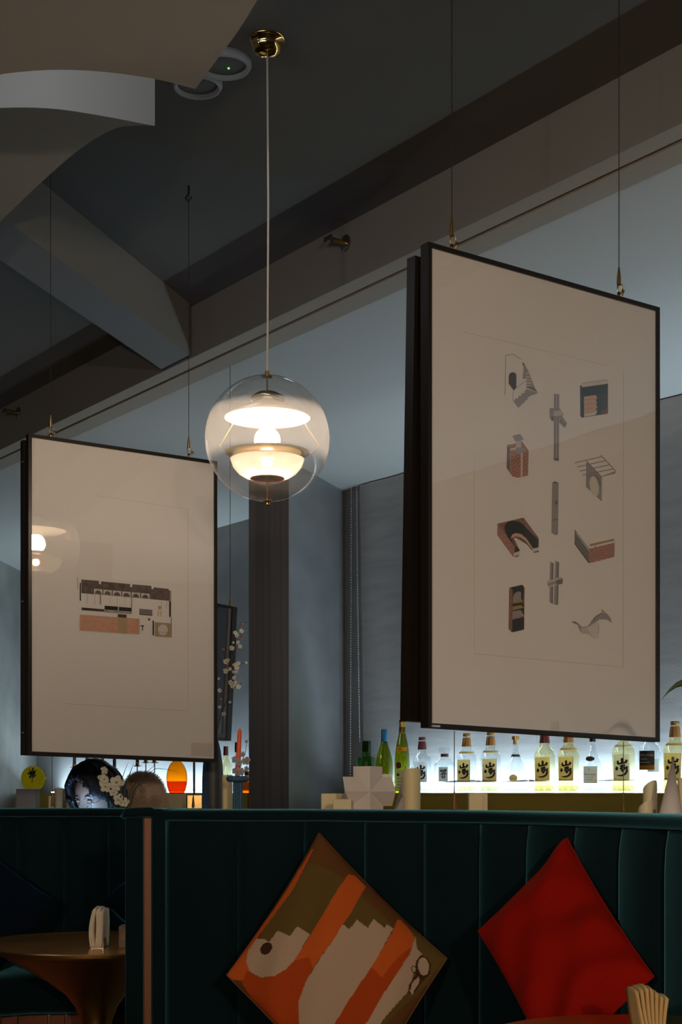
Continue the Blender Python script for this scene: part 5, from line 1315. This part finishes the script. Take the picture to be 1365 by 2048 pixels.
for i in range(60):
    a = rng.uniform(0, 2*PI); r = rng.uniform(0, 8)*k; c = pv+Vector((-1*k+r*math.cos(a), -0.026, 31*k+r*1.4*math.sin(a)))
    d = Vector((rng.uniform(-1, 1), 0, rng.uniform(-1, 1))).normalized()*3*k; e = Vector((-d.z, 0, d.x))*0.4
    sg.add([c-d, c+e, c+d, c-e], [(0, 1, 2, 3)])
sg.tube([pv+Vector((-1*k, -0.026, 12*k)), pv+Vector((-1*k, -0.026, 40*k))], 0.002, 6)
o = sg.build('sprig', 'leaf_green', t); o['kind'] = 'stuff'
for px, w, yt, mm, lab, yy in ((117, 16, 1576, 'candle_ivory', 'pale pillar candle behind the cable of the elevation picture', 7.2), (102, 11, 1592, 'candle_wax', 'short olive candle beside the pale pillar candle', 7.14), (131, 14, 1577, 'candle_ivory', 'pillar candle half hidden by the dark hair', 7.35)):
    q, kk = far_spot(px, yy); t = thing('pillar_candle', lab, 'candle', q); h = topz(yt, yy)-LZ; r = w*kk/2
    MB().lathe([(0, 0), (r, 0), (r, h), (r*0.85, h-0.003), (0, h-0.006)], q, 28, cap=False).build('wax', mm, t, smooth=40); MB().tube([q+Vector((0, 0, h-0.006)), q+Vector((0, 0, h+0.008))], 0.0012, 5).build('wick', 'ink', t)
# candelabra
def candelabra(label, pxs, stem_px, Y, ycup):
    q, kk = far_spot(stem_px, Y); t = thing('candelabra', label, 'candle holder', q)
    MB().lathe([(0.055, 0), (0.055, 0.006), (0.012, 0.014), (0.006, 0.03), (0.005, topz(1552, Y)-LZ), (0, topz(1552, Y)-LZ)], q, 28, cap=True).build('stand', 'brass', t, smooth=40)
    for i, px in enumerate(pxs):
        c = P(px, ycup[i], Y+(0.03 if i % 2 else -0.03)); hub = Vector((q.x, q.y, topz(1552, Y)))
        mid = Vector((c.x, c.y, c.z-0.045)); MB().tube(curve([tuple(hub), tuple(hub.lerp(mid, .5)+Vector((0, 0, -0.012))), tuple(mid), tuple(c)], 6), 0.0028, 8).build('arm', 'brass', t, smooth=True); arm = [q_ for q_ in t.children if q_.name.startswith('arm')][-1]
        MB().lathe([(0.0, 0), (0.010, 0.0), (0.020, 0.002), (0.021, 0.004), (0.010, 0.004), (0.009, 0.018), (0, 0.018)], c, 20, cap=False).build('cup', 'brass', arm, smooth=40)
        o = MB().lathe([(0, 0), (0.0085, 0), (0.007, 0.10), (0.003, 0.112), (0, 0.112)], (0, 0, 0), 14, cap=False); o.local = True
        o = o.build('taper_candle', 'candle_blue', smooth=40); o.location = c+Vector((0, 0, 0.0185)); tag(o, 'slate blue taper candle in the brass candelabra below the elevation picture', 'candle', 'blue candles of the candelabra')
candelabra('brass candelabra of five arms behind the dark-haired person', (149, 174, 189, 205, 229), 189, 7.32, (1536, 1537, 1522, 1530, 1539))
candelabra('brass candelabra behind the fluffy chair back', (275, 292, 309), 292, 7.36, (1533, 1526, 1526))
# amber acrylic oval on a candle block
q, kk = far_spot(354, 7.2)
o = MB().box((-19*kk, -0.04, 0), (19.5*kk, 0.04, topz(1587.5, 7.2)-LZ)); o.local = True
o = o.build('display_block', 'candle_wax', bevel=0.002); o.location = q; tag(o, 'pale yellow block under the amber acrylic oval', 'block')
pa_ = Vector((q.x, 7.2, topz(1587.5, 7.2)+0.0005))
t = thing('acrylic_vase', 'amber acrylic oval with a darker lower half on the yellow block', 'vase', pa_)
ov = []
for i in range(33):
    a = math.radians(-50+280*i/32); ov.append((20*kk*math.cos(a), 36*kk+38*kk*math.sin(a)))
zmin = min(z for x, z in ov); ov = [(x, (z-zmin)) for x, z in ov]
MB().slab([pa_+Vector((x, -0.02, z)) for x, z in ov], (0, 0.04, 0)).build('oval_body', 'amber_acrylic', t)
lowp = [(x, min(z, 26*kk)) for x, z in ov if z <= 27*kk]
MB().slab([pa_+Vector((x*0.97, -0.0215, max(0.001, z*0.99))) for x, z in sorted([q_ for q_ in lowp if q_[0] < 0], key=lambda v: -v[1])+sorted([q_ for q_ in lowp if q_[0] >= 0], key=lambda v: v[1])], (0, 0.043, 0)).build('lower_half', 'amber_deep', t)
q, kk = far_spot(391, 7.22)
o = MB().box((-15*kk, -0.04, 0), (15*kk, 0.04, topz(1590, 7.22)-LZ)); o.local = True
o = o.build('display_block', 'brass', bevel=0.002); o.location = q; tag(o, 'brass block beside the yellow block of the amber oval', 'block')

# ------------------------------------------------------------------ fluffy chair
Yc = 6.66
fc_ = Vector(((286-HX)*Yc/F, Yc, 0)); kk = Yc/F
t = thing('fluffy_chair', 'chair with a fluffy beige sheepskin back beside the seated person', 'chair', fc_)
hz = topz(1549, Yc)
cb_c = fc_+Vector((0, 0, hz-0.17)); rad = (50*kk, 0.055, 0.17)
def fb(u, v):
    th = PI*v; a = 2*PI*u; sx_, sz_ = math.sin(th), math.cos(th)
    f = lambda q, e: math.copysign(abs(q)**e, q)
    return (cb_c.x+rad[0]*f(math.cos(a), .9)*abs(sx_)**0.8, cb_c.y+rad[1]*math.sin(a)*abs(sx_)**0.8, cb_c.z+rad[2]*sz_)
MB().grid(fb, 32, 20).build('backrest', 'fur_beige', t, smooth=True)
fur = MB(); rng = random.Random(11)
for i in range(9000):
    u, v = rng.random(), rng.uniform(0.02, 0.75); a = Vector(fb(u, v)); nrm = (a-cb_c); nrm = Vector((nrm.x/rad[0]**2, nrm.y/rad[1]**2, nrm.z/rad[2]**2)).normalized()
    d = (nrm+Vector((rng.uniform(-.6, .6), rng.uniform(-.6, .6), rng.uniform(-.6, .6)))).normalized()*rng.uniform(.012, .026); w = d.orthogonal().normalized()*0.0011
    fur.add([a-w, a+w, a+d], [(0, 1, 2)])
o = fur.build('fur', 'fur_beige', t); o['kind'] = 'stuff'
MB().lathe([(0, -0.04), (0.16, -0.04), (0.17, 0), (0.16, 0.03), (0, 0.035)], fc_+Vector((0, 0.17, 0.62)), 32, cap=False).build('seat', 'fur_beige', t, smooth=True)
for dx in (-.06, .06): MB().tube([fc_+Vector((dx, 0.05, 0.60)), fc_+Vector((dx, 0, hz-0.25))], 0.012, 8).build('back_post', 'cap_black', t)
for dx, dy in ((-.11, .28), (.11, .28), (-.11, .05), (.11, .05)): MB().tube([fc_+Vector((dx, dy, 0.0)), fc_+Vector((dx*0.9, dy*0.95, 0.6))], 0.012, 8).build('leg', 'cap_black', t)

# ------------------------------------------------------------------ flowers before the person
Yf = 5.72; kf = Yf/F
fp = Vector(((228-HX)*Yf/F, Yf, 0.78))
# planter shelf behind the left booth
pb_ = thing('planter_ledge', 'narrow ledge behind the teal booth carrying the white flower vase', 'ledge', (fp.x-0.25, Yf-0.06, 0))
MB().box((fp.x-0.25, Yf-0.05, 0.75), (fp.x+0.36, Yf+0.06, 0.78)).build('ledge_top', 'pillar_dark', pb_)
MB().box((fp.x-0.24, Yf-0.04, 0), (fp.x+0.35, Yf+0.05, 0.75)).build('ledge_body', 'pillar_dark', pb_)
t = thing('flower_vase', 'vase of white narcissus-like flowers and thin leaves in front of the person', 'flowers', fp)
MB().lathe([(0, 0), (0.03, 0), (0.045, 0.08), (0.032, 0.2), (0.03, 0.22), (0.027, 0.22), (0.04, 0.08), (0, 0.02)], fp, 28, cap=False).build('vase_body', 'vase_charcoal', t, smooth=True)
zs = lambda x, y: P(x/3.79, 1450+y/3.79, Yf)
heads = [(795, 340, 24), (792, 412, 40), (805, 465, 36), (882, 440, 44), (862, 508, 26), (900, 565, 34), (948, 590, 30), (925, 440, 22)]
for i, (x, y, r) in enumerate(heads):
    r = r*1.3; c = zs(x, y); o = blossom(c, r/3.79*kf, t, 90+i, 'petal_core', 'petal_white', 'flower_head'); blossom(c+Vector((0, -0.006, 0)), r*0.62/3.79*kf, t, 190+i, 'petal_core', 'petal_white', 'flower_head')
    MB().tube([fp+Vector((0, 0, 0.15)), fp.lerp(c, .55)+Vector((0.01*math.sin(i), 0, 0.05)), c+Vector((0, 0.004, 0))], 0.0018, 6).build('stem', 'leaf_dark', t)
MB().tube([zs(830, 520), zs(812, 330), zs(800, 270)], 0.0012, 6).build('stem', 'twig', t)
for pts, w in (([(905, 640), (925, 420), (975, 280)], 6), ([(930, 620), (950, 480), (1015, 285)], 11), ([(965, 580), (1030, 440), (1195, 285)], 8), ([(985, 560), (1050, 455), (1085, 475)], 12), ([(1010, 540), (1150, 350), (1250, 335), (1365, 360)], 4), ([(920, 640), (915, 520), (905, 440)], 8)):
    cv = curve([tuple(zs(*q)) for q in pts], 8); m = MB(); vs = []
    for i, q in enumerate(cv):
        s = i/(len(cv)-1); q = Vector(q); wv = w/3.79*kf*0.5*math.sin(PI*(0.12+0.87*s)); tg = (Vector(cv[min(i+1, len(cv)-1)])-Vector(cv[max(i-1, 0)])).normalized(); sd = Vector((-tg.z, 0, tg.x)); vs += [q+sd*wv, q+Vector((0, -0.003, 0)), q-sd*wv]
    m.add(vs, [(3*i+j, 3*i+j+1, 3*i+j+4, 3*i+j+3) for i in range(len(cv)-1) for j in (0, 1)])
    m.tube([fp+Vector((0, 0, 0.15)), Vector(cv[0])], 0.0022, 6); m.build('leaf', 'leaf_dark', t, smooth=True)

# ------------------------------------------------------------------ the seated person
Yp = 6.30; kp = Yp/F
HC = P(191, 1588, Yp)                     # head centre
pt0 = thing('person', 'person with dark hair and round glasses bent over a glowing phone', 'person', (HC.x, HC.y, 0))
fdir = Vector((-0.42, -0.80, -0.42)).normalized()           # where the face points: towards the room, left and down
fright = Vector((0, 0, 1)).cross(fdir).normalized()*-1      # the picture's right
fup = fright.cross(fdir).normalized()
if fup.z < 0: fup = -fup
def head_pt(d):
    "d: unit vector in head axes (right, up, front) -> surface point"
    x, y, z = d
    rx, ry, rz_ = 0.076, 0.112, 0.095
    px_, py_, pz_ = x*rx, y*ry, z*rz_
    if y < 0: px_ *= 1-0.28*(-y)**1.5; pz_ *= 1-0.10*(-y)
    g = lambda cx, cy, s: math.exp(-(((x-cx)/s)**2+((y-cy)/(s*1.1))**2)) if z > 0 else 0
    pz_ += 0.030*math.exp(-((x/0.13)**2+((y+0.20)/0.15)**2)) * (z > 0)        # nose tip
    pz_ += 0.014*math.exp(-((x/0.10)**2+((y+0.02)/0.22)**2)) * (z > 0)        # bridge
    pz_ -= 0.012*(g(0.36, 0.05, 0.20)+g(-0.36, 0.05, 0.20))                     # eye sockets
    pz_ += 0.006*g(0, 0.25, 0.45)+0.008*g(0, -0.52, 0.16)+0.010*g(0, -0.85, 0.22)  # brow, lips, chin
    pz_ += 0.004*(g(0.5, -0.25, 0.22)+g(-0.5, -0.25, 0.22))
    return HC+fright*px_+fup*py_+fdir*pz_
m = MB(); nu, nv = 56, 44
def hf(u, v):
    a = 2*PI*u; th = PI*v; return head_pt((math.sin(th)*math.sin(a), math.cos(th), math.sin(th)*math.cos(a)))
# body: one continuous skinned figure from head to feet
m.grid(hf, nu, nv)
head = m.build('head', 'skin', pt0, smooth=True)
# neck, torso, arms, legs
def skin_mesh(name, verts, edges, radii, matn, parent, root=0):
    me = bpy.data.meshes.new(name); org = parent_origin(parent)
    me.from_pydata([tuple(Vector(v)-org) for v in verts], edges, []); me.materials.append(MATS[matn])
    o = bpy.data.objects.new(name, me); COL.objects.link(o); o.parent = parent
    md = o.modifiers.new('skin', 'SKIN'); md.use_smooth_shade = True
    for i, r in enumerate(radii):
        sv = me.skin_vertices[0].data[i]; sv.radius = (r, r) if not isinstance(r, tuple) else r
        sv.use_root = (i == root)
    o.modifiers.new('sub', 'SUBSURF').levels = 1; o.modifiers['sub'].render_levels = 1
    return o
ox, oy, oz = HC.x, HC.y, HC.z
bv = [(ox+.02, oy+.10, .60), (ox+.02, oy+.09, .76), (ox+.02, oy+.07, .92), (ox+.01, oy+.045, 1.015), (ox, oy+.03, 1.09), (ox, oy+.01, oz-.03),
      (ox-.15, oy+.03, 1.0), (ox-.21, oy-.02, .80), (ox-.14, oy-.19, .76), (ox-.075, oy-.235, .84),
      (ox+.17, oy+.03, 1.0), (ox+.22, oy-.02, .80), (ox+.10, oy-.19, .76), (ox+.02, oy-.235, .84),
      (ox-.08, oy+.05, .56), (ox-.10, oy-.34, .58), (ox-.10, oy-.34, .10), (ox-.10, oy-.44, .04),
      (ox+.12, oy+.05, .56), (ox+.12, oy-.34, .58), (ox+.12, oy-.34, .10), (ox+.12, oy-.44, .04)]
be = [(0, 1), (1, 2), (2, 3), (3, 4), (4, 5), (3, 6), (6, 7), (7, 8), (8, 9), (3, 10), (10, 11), (11, 12), (12, 13), (0, 14), (14, 15), (15, 16), (16, 17), (0, 18), (18, 19), (19, 20), (20, 21)]
brd = [.12, .115, .125, .09, .05, .045, .058, .045, .036, .026, .058, .045, .036, .026, .075, .058, .042, .034, .075, .058, .042, .034]
skin_mesh('body', bv, be, brd, 'cloth_dark', pt0)
phone_c = Vector((ox-.028, oy-.265, .885))
for sgn, w in ((-1, bv[9]), (1, bv[13])):
    hv = [Vector(w), Vector(w)+Vector((sgn*-.006, -.012, .045)), Vector(w)+Vector((sgn*-.012, -.02, .075))]; he = [(0, 1), (1, 2)]; hr = [.022, .026, .022]
    for j in range(4):
        b0_ = len(hv); y_ = .055+.014*j-0.02
        hv += [hv[1]+Vector((sgn*-.004, -.022-.004*j, -.010+.014*j)), hv[1]+Vector((sgn*-.018, -.040, -.008+.014*j)), hv[1]+Vector((sgn*-.036, -.042, -.006+.013*j))]; he += [(1, b0_), (b0_, b0_+1), (b0_+1, b0_+2)]; hr += [.009, .008, .0065]
    b0_ = len(hv); hv += [hv[1]+Vector((sgn*-.02, .004, .024)), hv[1]+Vector((sgn*-.036, -.008, .040))]; he += [(1, b0_), (b0_, b0_+1)]; hr += [.010, .0075]
    skin_mesh('hand', hv, he, hr, 'skin', pt0)
# hair: a thick shell open over the face, parted and falling past the cheeks
def hair_pt(d, off):
    x, y, z = d; s = 1.0
    rx, ry, rz_ = 0.076+off*1.25, 0.112+off*0.9, 0.095+off*1.1
    return HC+fright*(x*rx)+fup*(y*ry)+fdir*(z*rz_)
m = MB(); NU, NV = 72, 48
keep = {}
def is_face(x, y, z):
    "opening of the hair over the face, parted slightly to one side"
    if z < 0.0: return False
    top = 0.74-0.75*abs(x-0.15)**1.5
    return y < top and abs(x) < 0.86
vs = []; ids = {}
for j in range(NV+1):
    for i in range(NU):
        a = 2*PI*i/NU; th = PI*j/NV; d = (math.sin(th)*math.sin(a), math.cos(th), math.sin(th)*math.cos(a)); keep[(i, j)] = not is_face(*d) and d[1] > -0.93
        st = 0.018+0.004*math.sin(a*9+th*3)+0.003*math.sin(a*23)
        vs.append(hair_pt(d, st+(0.010 if d[1] < -0.2 else 0)))
fs = []
for j in range(NV):
    for i in range(NU):
        if all(keep[q] for q in ((i, j), ((i+1) % NU, j), (i, j+1), ((i+1) % NU, j+1))): fs.append((j*NU+i, (j+1)*NU+i, (j+1)*NU+(i+1) % NU, j*NU+(i+1) % NU))
m.add(vs, fs); o = m.build('hair', 'hair', pt0, smooth=True)
sm = o.modifiers.new('solid', 'SOLIDIFY'); sm.thickness = 0.02; sm.offset = -1
# eyes, brows, lips, ears, glasses
for sgn in (-1, 1):
    e = head_pt((sgn*0.36, 0.05, 0.93)); MB().ball(e+fdir*0.001, (0.013, 0.010, 0.0065), 14).build('eyelid', 'skin', head, smooth=True)
    MB().tube([e+fright*x*0.014+fup*(-0.004-0.003*(1-x*x))+fdir*0.009 for x in (-1, -.5, 0, .5, 1)], 0.0012, 5).build('lashes', 'hair', head)
    b_ = [head_pt((sgn*(0.36+dx), 0.26+dy, 0.9)) for dx, dy in ((-.2, -.01), (-.05, .03), (.12, .02), (.24, -.03))]; MB().tube([q+fdir*0.002 for q in b_], [.002, .003, .003, .0015], 6).build('eyebrow', 'hair', head)
    g = e+fdir*0.016-fup*0.004
    MB().tube([g+fright*0.023*math.cos(a)+fup*0.021*math.sin(a) for a in [i*2*PI/28 for i in range(29)]], 0.0011, 6).build('glasses_rim', 'chrome', head, smooth=True)
    MB().tube([g+fright*sgn*0.023, g+fright*sgn*0.034-fdir*0.01, g+fright*sgn*0.05-fdir*0.08], 0.001, 5).build('glasses_arm', 'chrome', head)
g = head_pt((0, 0.05, 1)); MB().tube([g+fright*-0.009+fdir*0.006, g+fdir*0.010, g+fright*0.009+fdir*0.006], 0.001, 5).build('glasses_bridge', 'chrome', head)
q = head_pt((0, -0.55, 0.85)); MB().ball(q, (0.019, 0.006, 0.007), 12).build('lips', 'lips', head, smooth=True)
t = thing('phone', 'glowing phone held low by the person with glasses', 'phone', phone_c)
ph_n = (HC-phone_c).normalized(); pu = ph_n.cross(Vector((1, 0, 0))).normalized(); pw = pu.cross(ph_n)
def rect(c, a, b_, w, h): return [c-a*w-b_*h, c+a*w-b_*h, c+a*w+b_*h, c-a*w+b_*h]
MB().slab(rect(phone_c, pw, pu, .036, .074), -ph_n*0.008).build('case', 'cap_black', t); MB().slab(rect(phone_c+ph_n*0.0006, pw, pu, .033, .070), ph_n*0.0004).build('screen', 'phone_glow', t)
a = light('phone_screen_light', 'AREA', phone_c+ph_n*0.004, 4.0, (0.20, 0.52, 1.0), shape='RECTANGLE', size=0.066, size_y=0.14)
a.rotation_euler = ph_n.to_track_quat('-Z', 'Y').to_euler()
# stool under the person
st = thing('bar_chair', 'dark upholstered stool under the seated person', 'stool', (HC.x+.02, HC.y+.08, 0))
MB().lathe([(0, -.05), (.18, -.05), (.19, -.02), (.18, 0), (0, 0)], (HC.x+.02, HC.y+.08, .50), 28, cap=False).build('seat', 'cloth_dark', st, smooth=True)
for dx, dy in ((-.12, -.12), (.12, -.12), (-.12, .12), (.12, .12)): MB().tube([(HC.x+.02+dx, HC.y+.08+dy, 0), (HC.x+.02+dx*.8, HC.y+.08+dy*.8, .46)], .012, 8).build('leg', 'cap_black', st)
